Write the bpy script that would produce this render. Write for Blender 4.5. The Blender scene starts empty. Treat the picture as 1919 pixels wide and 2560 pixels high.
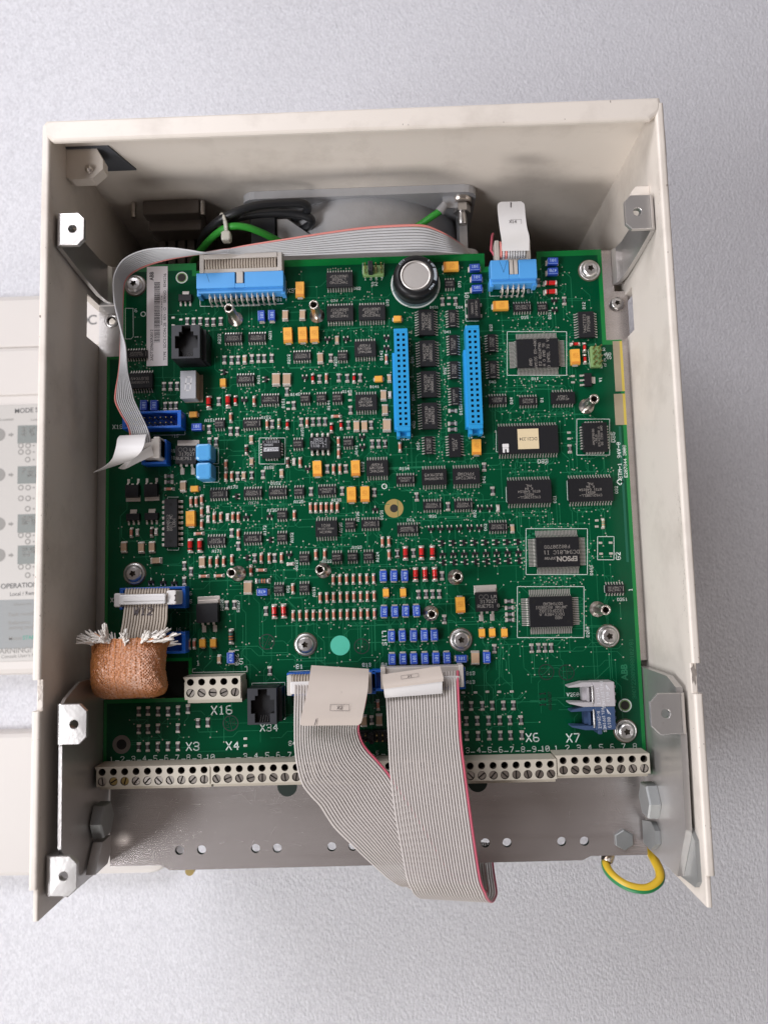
import bpy, math, random
from mathutils import Matrix, Vector, Euler

random.seed(7)
sc = bpy.context.scene
col = sc.collection
PI = math.pi
R = math.radians
MM = 0.001
# ---------------------------------------------------------------- camera, world, lights, exposure
# board coordinates in mm: x right, y up the board, z above the board surface; the foam lies 150 mm below it
OX, OY, OZ = -120.0, -110.0, 150.0
CAMP = Vector((133.4861, 73.7304, 361.6902))
CAMR = Euler((0.1001, 0.0185, -0.0271), 'XYZ').to_matrix()
FPX, IW, IH = 1932.42, 1919.0, 2560.0


def W(p):
    return Vector(((p[0] + OX) * MM, (p[1] + OY) * MM, (p[2] + OZ) * MM))


def ray(px, py):
    return CAMR @ Vector(((px - IW / 2) / FPX, -(py - IH / 2) / FPX, -1.0))


def U(px, py, z=0.0):                       # photo pixel -> point (mm) at height z above the board
    d = ray(px, py)
    t = (z - CAMP.z) / d.z
    return CAMP + d * t


cam = bpy.data.cameras.new('camera')
cam.sensor_fit = 'VERTICAL'
cam.sensor_height = 36.0
cam.sensor_width = 36.0 * IW / IH
cam.lens = FPX / IH * 36.0
cam.clip_start = 0.01
cam.clip_end = 20.0
cam.dof.use_dof = True
cam.dof.focus_distance = 0.352
cam.dof.aperture_fstop = 11.0
cam_o = bpy.data.objects.new('camera', cam)
col.objects.link(cam_o)
cam_o.location = W(CAMP)
cam_o.rotation_euler = CAMR.to_euler('XYZ')
sc.camera = cam_o

world = bpy.data.worlds.new('World')
sc.world = world
world.use_nodes = True
bg = world.node_tree.nodes['Background']
bg.inputs[0].default_value = (0.80, 0.685, 0.65, 1)
bg.inputs[1].default_value = 0.19


def area(name, loc, target, sx, sy, power, color):
    l = bpy.data.lights.new(name, 'AREA')
    l.shape = 'RECTANGLE'
    l.size, l.size_y = sx * MM, sy * MM
    l.energy = power
    l.color = color
    o = bpy.data.objects.new(name, l)
    col.objects.link(o)
    o.location = W(loc)
    d = W(target) - W(loc)
    o.rotation_euler = d.to_track_quat('-Z', 'Y').to_euler()
    return o


area('window_light', (-590, -130, 690), (110, 120, -40), 440, 300, 7.4, (0.96, 0.965, 1.0))
area('top_floor_fill', (-480, 1100, 950), (120, 200, -100), 900, 600, 16.0, (0.96, 0.95, 1.0))  # added fill lamp that lifts the foam beyond the top rim
area('top_wall_fill', (-200, -1150, 340), (130, 276, 20), 700, 360, 9.0, (1.0, 0.96, 0.93))  # added low fill lamp that brightens the inside of the top wall
sc.view_settings.view_transform = 'Standard'
sc.view_settings.look = 'None'
sc.view_settings.exposure = 0.0
sc.view_settings.gamma = 1.0
sc.view_settings.use_curve_mapping = False
sc.render.engine = 'CYCLES'
sc.cycles.use_denoising = True
sc.cycles.max_bounces = 8
sc.cycles.caustics_reflective = False
sc.cycles.caustics_refractive = False
sc.cycles.sample_clamp_indirect = 6.0

# ---------------------------------------------------------------- materials
MATS = {}


def mat(name, color, rough=0.5, metal=0.0, var=0.0, vscale=300.0, bump=0.0, bscale=800.0, coat=0.0, spec=0.5,
        trans=0.0, rnd=0.0, dirt=None, stretch=None):
    m = bpy.data.materials.new(name)
    m.use_nodes = True
    nt = m.node_tree
    b = nt.nodes['Principled BSDF']
    b.inputs['Base Color'].default_value = (*color, 1)
    b.inputs['Roughness'].default_value = rough
    b.inputs['Metallic'].default_value = metal
    b.inputs['Specular IOR Level'].default_value = spec
    if coat:
        b.inputs['Coat Weight'].default_value = coat
        b.inputs['Coat Roughness'].default_value = 0.19
    if trans:
        b.inputs['Transmission Weight'].default_value = trans
    tc = nt.nodes.new('ShaderNodeTexCoord')
    vec = tc.outputs['Object']
    if stretch:
        mp = nt.nodes.new('ShaderNodeMapping')
        mp.inputs['Scale'].default_value = stretch
        nt.links.new(vec, mp.inputs[0])
        vec = mp.outputs[0]
    last = None
    if var or rnd:
        mix = nt.nodes.new('ShaderNodeHueSaturation')
        mix.inputs['Color'].default_value = (*color, 1)
        val = nt.nodes.new('ShaderNodeMath')
        val.operation = 'MULTIPLY_ADD'
        n = nt.nodes.new('ShaderNodeTexNoise')
        n.inputs['Scale'].default_value = vscale
        n.inputs['Detail'].default_value = 5.0
        nt.links.new(vec, n.inputs['Vector'])
        nt.links.new(n.outputs[0], val.inputs[0])
        val.inputs[1].default_value = 2 * var
        val.inputs[2].default_value = 1.0 - var
        out = val.outputs[0]
        if rnd:
            oi = nt.nodes.new('ShaderNodeObjectInfo')
            v2 = nt.nodes.new('ShaderNodeMath')
            v2.operation = 'MULTIPLY_ADD'
            nt.links.new(oi.outputs['Random'], v2.inputs[0])
            v2.inputs[1].default_value = rnd
            nt.links.new(out, v2.inputs[2])
            out = v2.outputs[0]
        nt.links.new(out, mix.inputs['Value'])
        nt.links.new(mix.outputs[0], b.inputs['Base Color'])
        last = mix.outputs[0]
    if dirt:
        dc, dscale, lo, hi = dirt
        n = nt.nodes.new('ShaderNodeTexNoise')
        n.inputs['Scale'].default_value = dscale
        n.inputs['Detail'].default_value = 8.0
        n.inputs['Roughness'].default_value = 0.65
        nt.links.new(vec, n.inputs['Vector'])
        r = nt.nodes.new('ShaderNodeMapRange')
        r.inputs[1].default_value = lo
        r.inputs[2].default_value = hi
        nt.links.new(n.outputs[0], r.inputs[0])
        mx = nt.nodes.new('ShaderNodeMix')
        mx.data_type = 'RGBA'
        mx.inputs[6].default_value = (*color, 1)
        if last:
            nt.links.new(last, mx.inputs[6])
        mx.inputs[7].default_value = (*dc, 1)
        nt.links.new(r.outputs[0], mx.inputs[0])
        nt.links.new(mx.outputs[2], b.inputs['Base Color'])
    if bump:
        n = nt.nodes.new('ShaderNodeTexNoise')
        n.inputs['Scale'].default_value = bscale
        n.inputs['Detail'].default_value = 4.0
        nt.links.new(vec, n.inputs['Vector'])
        bp = nt.nodes.new('ShaderNodeBump')
        bp.inputs['Strength'].default_value = bump
        bp.inputs['Distance'].default_value = 0.0004
        nt.links.new(n.outputs[0], bp.inputs['Height'])
        nt.links.new(bp.outputs[0], b.inputs['Normal'])
    MATS[name] = m
    return m


def foam_mat():
    m = mat('foam', (0.63, 0.63, 0.67), 0.45, spec=0.5)
    nt = m.node_tree
    b = nt.nodes['Principled BSDF']
    tc = nt.nodes.new('ShaderNodeTexCoord')
    mp = nt.nodes.new('ShaderNodeMapping')
    mp.inputs['Scale'].default_value = (1.0, 0.6, 1.0)
    nt.links.new(tc.outputs['Object'], mp.inputs[0])
    a = nt.nodes.new('ShaderNodeTexNoise')
    a.inputs['Scale'].default_value = 1300.0
    a.inputs['Detail'].default_value = 6.0
    a.inputs['Roughness'].default_value = 0.72
    nt.links.new(mp.outputs[0], a.inputs['Vector'])
    v = nt.nodes.new('ShaderNodeTexVoronoi')
    v.inputs['Scale'].default_value = 700.0
    nt.links.new(mp.outputs[0], v.inputs['Vector'])
    c = nt.nodes.new('ShaderNodeTexNoise')
    c.inputs['Scale'].default_value = 16.0
    c.inputs['Detail'].default_value = 3.0
    nt.links.new(mp.outputs[0], c.inputs['Vector'])
    s = nt.nodes.new('ShaderNodeMath')
    s.operation = 'MULTIPLY_ADD'
    nt.links.new(v.outputs['Distance'], s.inputs[0])
    s.inputs[1].default_value = 0.55
    nt.links.new(a.outputs[0], s.inputs[2])
    s2 = nt.nodes.new('ShaderNodeMath')
    s2.operation = 'MULTIPLY_ADD'
    nt.links.new(c.outputs[0], s2.inputs[0])
    s2.inputs[1].default_value = 0.45
    nt.links.new(s.outputs[0], s2.inputs[2])
    bp = nt.nodes.new('ShaderNodeBump')
    bp.inputs['Strength'].default_value = 0.9
    bp.inputs['Distance'].default_value = 0.0006
    nt.links.new(s2.outputs[0], bp.inputs['Height'])
    # every foam cell is a small facet with a tilt of its own
    v2 = nt.nodes.new('ShaderNodeTexVoronoi')
    v2.inputs['Scale'].default_value = 900.0
    nt.links.new(mp.outputs[0], v2.inputs['Vector'])
    bw = nt.nodes.new('ShaderNodeMix')
    bw.data_type = 'RGBA'
    bw.inputs[6].default_value = (0.60, 0.598, 0.632, 1)
    bw.inputs[7].default_value = (0.71, 0.708, 0.742, 1)
    sp = nt.nodes.new('ShaderNodeSeparateXYZ')
    nt.links.new(v2.outputs['Color'], sp.inputs[0])
    nt.links.new(sp.outputs[0], bw.inputs[0])
    nt.links.new(bw.outputs[2], b.inputs['Base Color'])
    sb = nt.nodes.new('ShaderNodeVectorMath')
    sb.operation = 'SUBTRACT'
    nt.links.new(v2.outputs['Color'], sb.inputs[0])
    sb.inputs[1].default_value = (0.5, 0.5, 0.5)
    ma = nt.nodes.new('ShaderNodeVectorMath')
    ma.operation = 'MULTIPLY_ADD'
    nt.links.new(sb.outputs[0], ma.inputs[0])
    sx = nt.nodes.new('ShaderNodeSeparateXYZ')
    nt.links.new(v2.outputs['Color'], sx.inputs[0])
    gt = nt.nodes.new('ShaderNodeMapRange')
    gt.inputs[1].default_value, gt.inputs[2].default_value = 0.80, 0.82
    gt.inputs[3].default_value, gt.inputs[4].default_value = 0.55, 0.95
    nt.links.new(sx.outputs[2], gt.inputs[0])
    cx_ = nt.nodes.new('ShaderNodeCombineXYZ')
    nt.links.new(gt.outputs[0], cx_.inputs[0])
    nt.links.new(gt.outputs[0], cx_.inputs[1])
    nt.links.new(cx_.outputs[0], ma.inputs[1])
    nt.links.new(bp.outputs[0], ma.inputs[2])
    no = nt.nodes.new('ShaderNodeVectorMath')
    no.operation = 'NORMALIZE'
    nt.links.new(ma.outputs[0], no.inputs[0])
    nt.links.new(no.outputs[0], b.inputs['Coat Normal'])
    nt.links.new(bp.outputs[0], b.inputs['Normal'])
    b.inputs['Coat Weight'].default_value = 1.0
    b.inputs['Coat Roughness'].default_value = 0.12
    return m


foam_mat()
PAINT = (0.755, 0.69, 0.62)
mat('paint', PAINT, 0.42, var=0.03, vscale=60, bump=0.06, bscale=900, dirt=((0.56, 0.50, 0.44), 28, 0.50, 0.80))
mat('paint_chip', (0.42, 0.37, 0.33), 0.5, 0.5, var=0.35, vscale=500, bump=0.5, bscale=700)
mat('cover', (0.58, 0.545, 0.515), 0.5, var=0.02, vscale=50, bump=0.08, bscale=900)
mat('cover_panel', (0.46, 0.44, 0.415), 0.45)
mat('cover_grey', (0.24, 0.25, 0.25), 0.5)
mat('cover_screen', (0.19, 0.205, 0.195), 0.5)
mat('cover_ink', (0.10, 0.10, 0.10), 0.6)
mat('cover_ink_pale', (0.25, 0.24, 0.225), 0.6)
mat('cover_ink_green', (0.05, 0.30, 0.22), 0.6)
mat('steel', (0.58, 0.535, 0.52), 0.27, 0.78, var=0.07, vscale=260, bump=0.22, bscale=900, dirt=((0.47, 0.42, 0.405), 45, 0.50, 0.78), stretch=(0.22, 3.0, 1))
mat('aluminium', (0.56, 0.54, 0.525), 0.30, 0.72, var=0.06, vscale=150, bump=0.12, bscale=700, dirt=((0.42, 0.38, 0.36), 200, 0.66, 0.78))
mat('zinc', (0.60, 0.58, 0.57), 0.36, 1.0, var=0.06, vscale=300, bump=0.08, bscale=900)
mat('cast', (0.50, 0.50, 0.515), 0.48, 0.3, var=0.12, vscale=110, bump=0.25, bscale=500)
mat('dark_frame', (0.05, 0.055, 0.065), 0.45, 0.2)
mat('dark_plate', (0.085, 0.092, 0.105), 0.6)
mat('dark_block', (0.15, 0.13, 0.115), 0.55, var=0.1)
mat('inside', (0.03, 0.028, 0.026), 0.8)  # near-black colour that stands in for shade deep in the case
mat('bolt_grey', (0.30, 0.31, 0.31), 0.5, 0.6, var=0.08)
mat('brass', (0.55, 0.42, 0.18), 0.35, 1.0)
mat('nickel', (0.60, 0.55, 0.50), 0.28, 1.0, var=0.05)
mat('drive', (0.10, 0.085, 0.07), 0.4, 0.7)
mat('scratch', (0.58, 0.54, 0.52), 0.42, 0.8)
mat('recess', (0.02, 0.016, 0.012), 0.7)
mat('via_tin', (0.36, 0.35, 0.29), 0.5, 0.5)
mat('tin', (0.66, 0.61, 0.56), 0.36, 0.55, var=0.10, vscale=2500)
mat('lead_metal', (0.62, 0.59, 0.56), 0.33, 0.6)
mat('goldpin', (0.62, 0.47, 0.22), 0.3, 1.0)
mat('mask', (0.0002, 0.060, 0.0235), 0.14, spec=0.22, var=0.10, vscale=55, bump=0.03, bscale=900)
mat('mask_edge', (0.002, 0.17, 0.035), 0.16, var=0.05, vscale=60)
mat('mask_teal', (0.003, 0.095, 0.055), 0.36)
mat('mask_trace', (0.011, 0.150, 0.068), 0.16)
mat('laminate', (0.30, 0.245, 0.17), 0.5, var=0.06)
mat('laminate_edge', (0.50, 0.38, 0.06), 0.5)
mat('silk', (0.74, 0.80, 0.76), 0.6)
mat('ink', (0.004, 0.016, 0.010), 0.6)
mat('screw_ring', (0.15, 0.12, 0.085), 0.5)
mat('gold_land', (0.55, 0.40, 0.14), 0.42, 0.6, var=0.08, vscale=500)
mat('epoxy', (0.011, 0.011, 0.013), 0.42, spec=0.3, var=0.15, vscale=900, rnd=0.25, bump=0.06, bscale=4000)
mat('chip_print', (0.30, 0.275, 0.25), 0.6)
mat('chip_print_white', (0.55, 0.55, 0.58), 0.6)
mat('res_black', (0.022, 0.021, 0.022), 0.4, rnd=0.5)
mat('res_mark', (0.36, 0.37, 0.38), 0.5)
mat('ceramic_tan', (0.40, 0.27, 0.175), 0.45, var=0.05, vscale=800, rnd=0.35)
mat('ceramic_grey', (0.50, 0.46, 0.43), 0.45, rnd=0.1)
mat('tant', (0.80, 0.38, 0.055), 0.38, var=0.04, vscale=700, rnd=0.12)
mat('tant_band', (0.62, 0.22, 0.03), 0.4)
mat('coil_blue', (0.022, 0.065, 0.36), 0.38, var=0.06, rnd=0.25)
mat('coil_print', (0.45, 0.58, 0.82), 0.5)
mat('melf_pink', (0.60, 0.29, 0.20), 0.38, rnd=0.2)
mat('melf_band', (0.33, 0.055, 0.03), 0.4)
mat('melf_green', (0.30, 0.36, 0.22), 0.4)
mat('melf_dark', (0.05, 0.045, 0.045), 0.4)
mat('band_orange', (0.60, 0.18, 0.05), 0.4)
mat('band_green', (0.05, 0.20, 0.16), 0.4)
mat('diode_red', (0.48, 0.012, 0.012), 0.12, coat=0.5, rnd=0.25)
mat('diode_black', (0.02, 0.008, 0.008), 0.2)
mat('socket_blue', (0.018, 0.29, 0.62), 0.36, var=0.03, bump=0.05, bscale=900)
mat('conn_blue', (0.085, 0.35, 0.76), 0.36, var=0.03, bump=0.05, bscale=900)
mat('conn_blue_deep', (0.006, 0.10, 0.48), 0.36, var=0.03)
mat('conn_hole', (0.004, 0.02, 0.06), 0.6)
mat('plug_grey', (0.50, 0.46, 0.42), 0.45, var=0.05)
mat('plug_white', (0.66, 0.64, 0.63), 0.42, var=0.03)
mat('jack', (0.010, 0.010, 0.013), 0.42, bump=0.05, bscale=2000)
mat('jack_face', (0.024, 0.025, 0.031), 0.45)
mat('black_void', (0.003, 0.003, 0.003), 0.8)
mat('under_can', (0.13, 0.19, 0.20), 0.5)
mat('display', (0.34, 0.345, 0.37), 0.4, coat=0.3)
mat('display_seg', (0.52, 0.51, 0.52), 0.4)
mat('potting', (0.25, 0.20, 0.14), 0.6, var=0.2, vscale=1500)
mat('film_blue', (0.075, 0.33, 0.66), 0.36, coat=0.2, var=0.03)
mat('can_black', (0.010, 0.010, 0.011), 0.38, spec=0.3)
mat('can_print', (0.55, 0.62, 0.68), 0.5)
mat('can_foil', (0.64, 0.61, 0.58), 0.45, 1.0, var=0.04)
mat('terminal', (0.50, 0.455, 0.38), 0.48, var=0.04, vscale=120)
mat('terminal_hole', (0.10, 0.085, 0.07), 0.6)
mat('hdr_green', (0.20, 0.33, 0.12), 0.5)
mat('fiber_grey', (0.44, 0.415, 0.43), 0.42)
mat('fiber_blue', (0.042, 0.075, 0.16), 0.42)
mat('fiber_print', (0.72, 0.72, 0.76), 0.5)
mat('sticker', (0.90, 0.85, 0.86), 0.5)
mat('sticker_cream', (0.70, 0.57, 0.36), 0.55)
mat('sticker_teal', (0.07, 0.47, 0.33), 0.55, bump=0.05)
mat('sticker_ink', (0.03, 0.025, 0.03), 0.6)
mat('ribbon', (0.53, 0.485, 0.455), 0.40, var=0.07, vscale=120)
mat('ribbon_pale', (0.56, 0.56, 0.57), 0.38, var=0.04, vscale=120)
mat('ribbon_brown', (0.40, 0.34, 0.28), 0.42, var=0.08, vscale=150)
mat('ribbon_red', (0.55, 0.10, 0.15), 0.42)
mat('ribbon_pink', (0.75, 0.27, 0.24), 0.42)
mat('tape', (0.58, 0.505, 0.445), 0.6, var=0.05, vscale=90, dirt=((0.42, 0.36, 0.32), 260, 0.68, 0.78))
mat('tape_white', (0.74, 0.72, 0.71), 0.5, var=0.03, vscale=90)
mat('tape_ink', (0.06, 0.045, 0.05), 0.6)
mat('wire_black', (0.018, 0.019, 0.022), 0.38)
mat('wire_green', (0.05, 0.42, 0.05), 0.4)
mat('wire_green_dark', (0.01, 0.20, 0.06), 0.4)
mat('wire_yellow', (0.72, 0.47, 0.03), 0.4)
mat('nylon', (0.70, 0.68, 0.60), 0.45)
mat('fray', (0.72, 0.68, 0.63), 0.5, rnd=0.1)
mat('fuzz', (0.64, 0.45, 0.37), 0.6)
mat('weave', (0.47, 0.185, 0.06), 0.32, var=0.25, vscale=120)
mat('scuff', (0.24, 0.20, 0.17), 0.7)
mat('fray_orange', (0.55, 0.24, 0.10), 0.5)
mat('fray_glass', (0.75, 0.72, 0.68), 0.25)


def braid_mat():
    m = mat('braid', (0.52, 0.22, 0.12), 0.5)
    nt = m.node_tree
    b = nt.nodes['Principled BSDF']
    tc = nt.nodes.new('ShaderNodeTexCoord')
    n = nt.nodes.new('ShaderNodeTexNoise')
    n.inputs['Scale'].default_value = 1700
    n.inputs['Detail'].default_value = 3
    n2 = nt.nodes.new('ShaderNodeTexNoise')
    n2.inputs['Scale'].default_value = 75
    n2.inputs['Detail'].default_value = 3
    for q in (n, n2):
        nt.links.new(tc.outputs['Object'], q.inputs['Vector'])
    ad = nt.nodes.new('ShaderNodeMath')
    ad.operation = 'MULTIPLY_ADD'
    nt.links.new(n2.outputs[0], ad.inputs[0])
    ad.inputs[1].default_value = 0.7
    nt.links.new(n.outputs[0], ad.inputs[2])
    r = nt.nodes.new('ShaderNodeValToRGB')
    e = r.color_ramp.elements
    e[0].position, e[0].color = 0.70, (0.38, 0.13, 0.035, 1)
    e[1].position, e[1].color = 1.02, (0.56, 0.35, 0.26, 1)
    k = e.new(0.86)
    k.color = (0.45, 0.19, 0.095, 1)
    nt.links.new(ad.outputs[0], r.inputs[0])
    nt.links.new(r.outputs[0], b.inputs['Base Color'])
    v = nt.nodes.new('ShaderNodeTexVoronoi')
    v.inputs['Scale'].default_value = 700
    nt.links.new(tc.outputs['Object'], v.inputs['Vector'])
    bp = nt.nodes.new('ShaderNodeBump')
    bp.inputs['Strength'].default_value = 0.8
    bp.inputs['Distance'].default_value = 0.0006
    bp.invert = True
    nt.links.new(v.outputs['Distance'], bp.inputs['Height'])
    nt.links.new(bp.outputs[0], b.inputs['Normal'])


braid_mat()

# ---------------------------------------------------------------- mesh builder (mm)
FONT = {
    '0': '01 05 16 36 45 41 30 10 01;12 34', '1': '15 26 20;10 30', '2': '05 16 36 45 44 00 40', '3': '05 16 36 45 44 33 13;33 42 41 30 10 01',
    '4': '30 36 02 42', '5': '46 06 03 33 42 41 30 10 01', '6': '36 16 05 01 10 30 41 42 33 03', '7': '06 46 10', '8': '13 04 05 16 36 45 44 33 13 02 01 10 30 41 42 33',
    '9': '43 13 04 05 16 36 45 41 30 10', 'A': '00 04 26 44 40;02 42', 'B': '00 06 36 45 44 33 03;33 42 41 30 00', 'C': '45 36 16 05 01 10 30 41',
    'D': '00 06 26 44 42 20 00', 'E': '46 06 00 40;03 33', 'F': '46 06 00;03 33', 'G': '45 36 16 05 01 10 30 41 43 23', 'H': '00 06;40 46;03 43',
    'I': '10 30;20 26;16 36', 'J': '46 41 30 10 01', 'K': '00 06;46 03 40', 'L': '06 00 40', 'M': '00 06 23 46 40', 'N': '00 06 40 46', 'O': '01 05 16 36 45 41 30 10 01',
    'P': '00 06 36 45 44 33 03', 'Q': '01 05 16 36 45 41 30 10 01;22 40', 'R': '00 06 36 45 44 33 03;23 40', 'S': '45 36 16 05 04 13 33 42 41 30 10 01',
    'T': '06 46;26 20', 'U': '06 01 10 30 41 46', 'V': '06 20 46', 'W': '06 10 24 30 46', 'X': '00 46;06 40', 'Y': '06 23 46;23 20', 'Z': '06 46 00 40',
    '-': '03 43', '.': '20 21', '/': '00 46', ':': '21 22;24 25', ' ': '', '_': '00 40', '!': '26 22;20 21', '>': '06 43 00', '<': '46 03 40', '+': '03 43;21 25'}


class MB:
    def __init__(s):
        s.v, s.f, s.m, s.s = [], [], [], []
        s.T = None

    def add(s, vs, fs, mi=0, smooth=False):
        o = len(s.v)
        if s.T is not None:
            vs = [s.T @ Vector(p) for p in vs]
        s.v += [tuple(p) for p in vs]
        for f in fs:
            s.f.append([o + i for i in f])
            s.m.append(mi)
            s.s.append(smooth)

    def box(s, x0, x1, y0, y1, z0, z1, mi=0, tx=0.0, ty=None):
        ty = tx if ty is None else ty
        s.add([(x0, y0, z0), (x1, y0, z0), (x1, y1, z0), (x0, y1, z0), (x0 + tx, y0 + ty, z1), (x1 - tx, y0 + ty, z1), (x1 - tx, y1 - ty, z1), (x0 + tx, y1 - ty, z1)],
              [(3, 2, 1, 0), (4, 5, 6, 7), (0, 1, 5, 4), (1, 2, 6, 5), (2, 3, 7, 6), (3, 0, 4, 7)], mi)

    def cbox(s, x0, x1, y0, y1, z0, z1, c=0.3, mi=0):      # box with chamfered upper and standing edges
        def ring(i, z):
            return [(x0 + c + i, y0 + i, z), (x1 - c - i, y0 + i, z), (x1 - i, y0 + c + i, z), (x1 - i, y1 - c - i, z), (x1 - c - i, y1 - i, z), (x0 + c + i, y1 - i, z), (x0 + i, y1 - c - i, z), (x0 + i, y0 + c + i, z)]
        s.loft([ring(0, z0), ring(0, z1 - c), ring(c * 0.3, z1 - c * 0.3), ring(c, z1)], mi)

    def loft(s, rings, mi=0, closed=True, smooth=False, caps=True):
        n = len(rings[0])
        vs = [p for r in rings for p in r]
        fs = []
        for i in range(len(rings) - 1):
            for j in range(n if closed else n - 1):
                k = (j + 1) % n
                fs.append((i * n + j, i * n + k, (i + 1) * n + k, (i + 1) * n + j))
        s.add(vs, fs, mi, smooth)
        if caps and closed:
            s.add(rings[0], [tuple(range(n - 1, -1, -1))], mi)
            s.add(rings[-1], [tuple(range(n))], mi)

    def prism(s, poly, z0, z1, mi=0, axis='z'):
        def q(a, b, c):
            return (a, b, c) if axis == 'z' else ((c, a, b) if axis == 'x' else (a, c, b))
        s.loft([[q(a, b, z0) for a, b in poly], [q(a, b, z1) for a, b in poly]], mi)

    def lathe(s, prof, cx=0, cy=0, n=24, mi=0, smooth=True, axis='z', caps=True):
        rings = []
        for r, z in prof:
            ring = []
            for k in range(n):
                a = 2 * PI * k / n
                u, w = r * math.cos(a), r * math.sin(a)
                ring.append((cx + u, cy + w, z) if axis == 'z' else ((z, cx + u, cy + w) if axis == 'x' else (cx + u, z, cy + w)))
            rings.append(ring)
        s.loft(rings, mi, True, smooth, caps)

    def tube(s, pts, r, n=8, mi=0, sq=1.0):
        pts = [Vector(p) for p in pts]
        t = (pts[1] - pts[0]).normalized()
        nrm = t.orthogonal().normalized()
        rings = []
        for i, p in enumerate(pts):
            t = (pts[min(i + 1, len(pts) - 1)] - pts[max(i - 1, 0)]).normalized()
            nrm = (nrm - t * nrm.dot(t)).normalized()
            b = t.cross(nrm)
            rr = r[i] if isinstance(r, (list, tuple)) else r
            rings.append([p + nrm * (rr * math.cos(2 * PI * k / n)) + b * (rr * sq * math.sin(2 * PI * k / n)) for k in range(n)])
        s.loft(rings, mi, True, True)

    def cell(s, x0, x1, y0, y1, z, cx, cy, r, depth, mt=0, mw=1, mb=2, n=16):   # a plate cell with a round hole
        an = sorted([2 * PI * k / n for k in range(n)] + [math.atan2(yy - cy, xx - cx) % (2 * PI) for xx in (x0, x1) for yy in (y0, y1)])
        o, i, d = [], [], []
        for a in an:
            c, w = math.cos(a), math.sin(a)
            tt = min([((x1 - cx) / c if c > 0 else (x0 - cx) / c) if abs(c) > 1e-9 else 1e9, ((y1 - cy) / w if w > 0 else (y0 - cy) / w) if abs(w) > 1e-9 else 1e9])
            o.append((cx + c * tt, cy + w * tt, z))
            i.append((cx + c * r, cy + w * r, z))
            d.append((cx + c * r, cy + w * r, z - depth))
        s.loft([o, i], mt, True, False, False)
        s.loft([i, d], mw, True, True, False)
        if mb is not None:
            s.add(d, [tuple(range(len(d)))], mb)

    def text(s, t, x, y, z, h, w=0.16, mi=0, rot=0.0, align=0.5, lead=0.0):
        k = h / 6.0
        adv = 5.7 * k
        tot = adv * len(t) - 1.7 * k
        cr, sr = math.cos(rot), math.sin(rot)
        ww = w * h / 2
        for i, ch in enumerate(t):
            for pl in FONT.get(ch.upper(), '').split(';'):
                ps = [(int(q[0]) * k + adv * i - tot * align, int(q[1]) * k - h / 2) for q in pl.split()]
                for a, b in zip(ps, ps[1:]):
                    dx, dy = b[0] - a[0], b[1] - a[1]
                    l = math.hypot(dx, dy) or 1
                    nx, ny, ex, ey = -dy / l * ww, dx / l * ww, dx / l * ww * .7, dy / l * ww * .7
                    q = [(a[0] - ex + nx, a[1] - ey + ny), (a[0] - ex - nx, a[1] - ey - ny), (b[0] + ex - nx, b[1] + ey - ny), (b[0] + ex + nx, b[1] + ey + ny)]
                    s.add([(x + u * cr - v * sr, y + u * sr + v * cr, z) for u, v in q], [(0, 1, 2, 3)], mi)

    def line(s, pts, z, w, mi=0):
        for a, b in zip(pts, pts[1:]):
            dx, dy = b[0] - a[0], b[1] - a[1]
            l = math.hypot(dx, dy) or 1
            nx, ny, ex, ey = -dy / l * w / 2, dx / l * w / 2, dx / l * w / 2.4, dy / l * w / 2.4
            s.add([(a[0] - ex + nx, a[1] - ey + ny, z), (a[0] - ex - nx, a[1] - ey - ny, z), (b[0] + ex - nx, b[1] + ey - ny, z), (b[0] + ex + nx, b[1] + ey + ny, z)], [(0, 1, 2, 3)], mi)

    def mesh(s, name, mats):
        me = bpy.data.meshes.new(name)
        me.from_pydata([(x * MM, y * MM, z * MM) for x, y, z in s.v], [], s.f)
        for m in mats:
            me.materials.append(MATS[m])
        me.polygons.foreach_set('material_index', s.m)
        me.polygons.foreach_set('use_smooth', s.s)
        me.update()
        return me


ABS = {}


def link(name, me, parent=None, loc=(0, 0, 0), rz=0.0):
    o = bpy.data.objects.new(name, me)
    col.objects.link(o)
    ABS[o.name] = Vector(loc)
    if parent is None:
        o.location = W(loc)
    else:
        o.parent = parent
        o.location = (Vector(loc) - ABS[parent.name]) * MM
    o.rotation_euler = (0, 0, rz)
    return o


def sub(name, me, parent):                     # a sub-part that shares its part's frame
    o = bpy.data.objects.new(name, me)
    col.objects.link(o)
    o.parent = parent
    ABS[o.name] = ABS[parent.name]
    return o


def at(name, mb, mats, parent, origin):        # a part built in board coordinates, with its origin at `origin`
    og = Vector(origin)
    mb.v = [(x - og.x, y - og.y, z - og.z) for x, y, z in mb.v]
    return link(name, mb.mesh(name, mats), parent, og)


def thing(name, label, cat, loc, group=None):
    o = link(name, None, None, loc)
    o.empty_display_size = 0.01
    return tag(o, label, cat, group)


def tag(o, label, cat, group=None, kind=None):
    if label:
        o['label'] = label
    if cat:
        o['category'] = cat
    if group:
        o['group'] = group
    if kind:
        o['kind'] = kind
    return o


def crom(pts, m):
    pts = [Vector(p) for p in pts]
    P = [pts[0] * 2 - pts[1]] + pts + [pts[-1] * 2 - pts[-2]]
    out = []
    n = len(pts) - 1
    for i in range(n):
        a, b, c, d = P[i:i + 4]
        for k in range(m):
            t = k / m
            out.append(0.5 * ((2 * b) + (c - a) * t + (2 * a - 5 * b + 4 * c - d) * t * t + (3 * b - a - 3 * c + d) * t ** 3))
    out.append(pts[-1])
    return out


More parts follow.
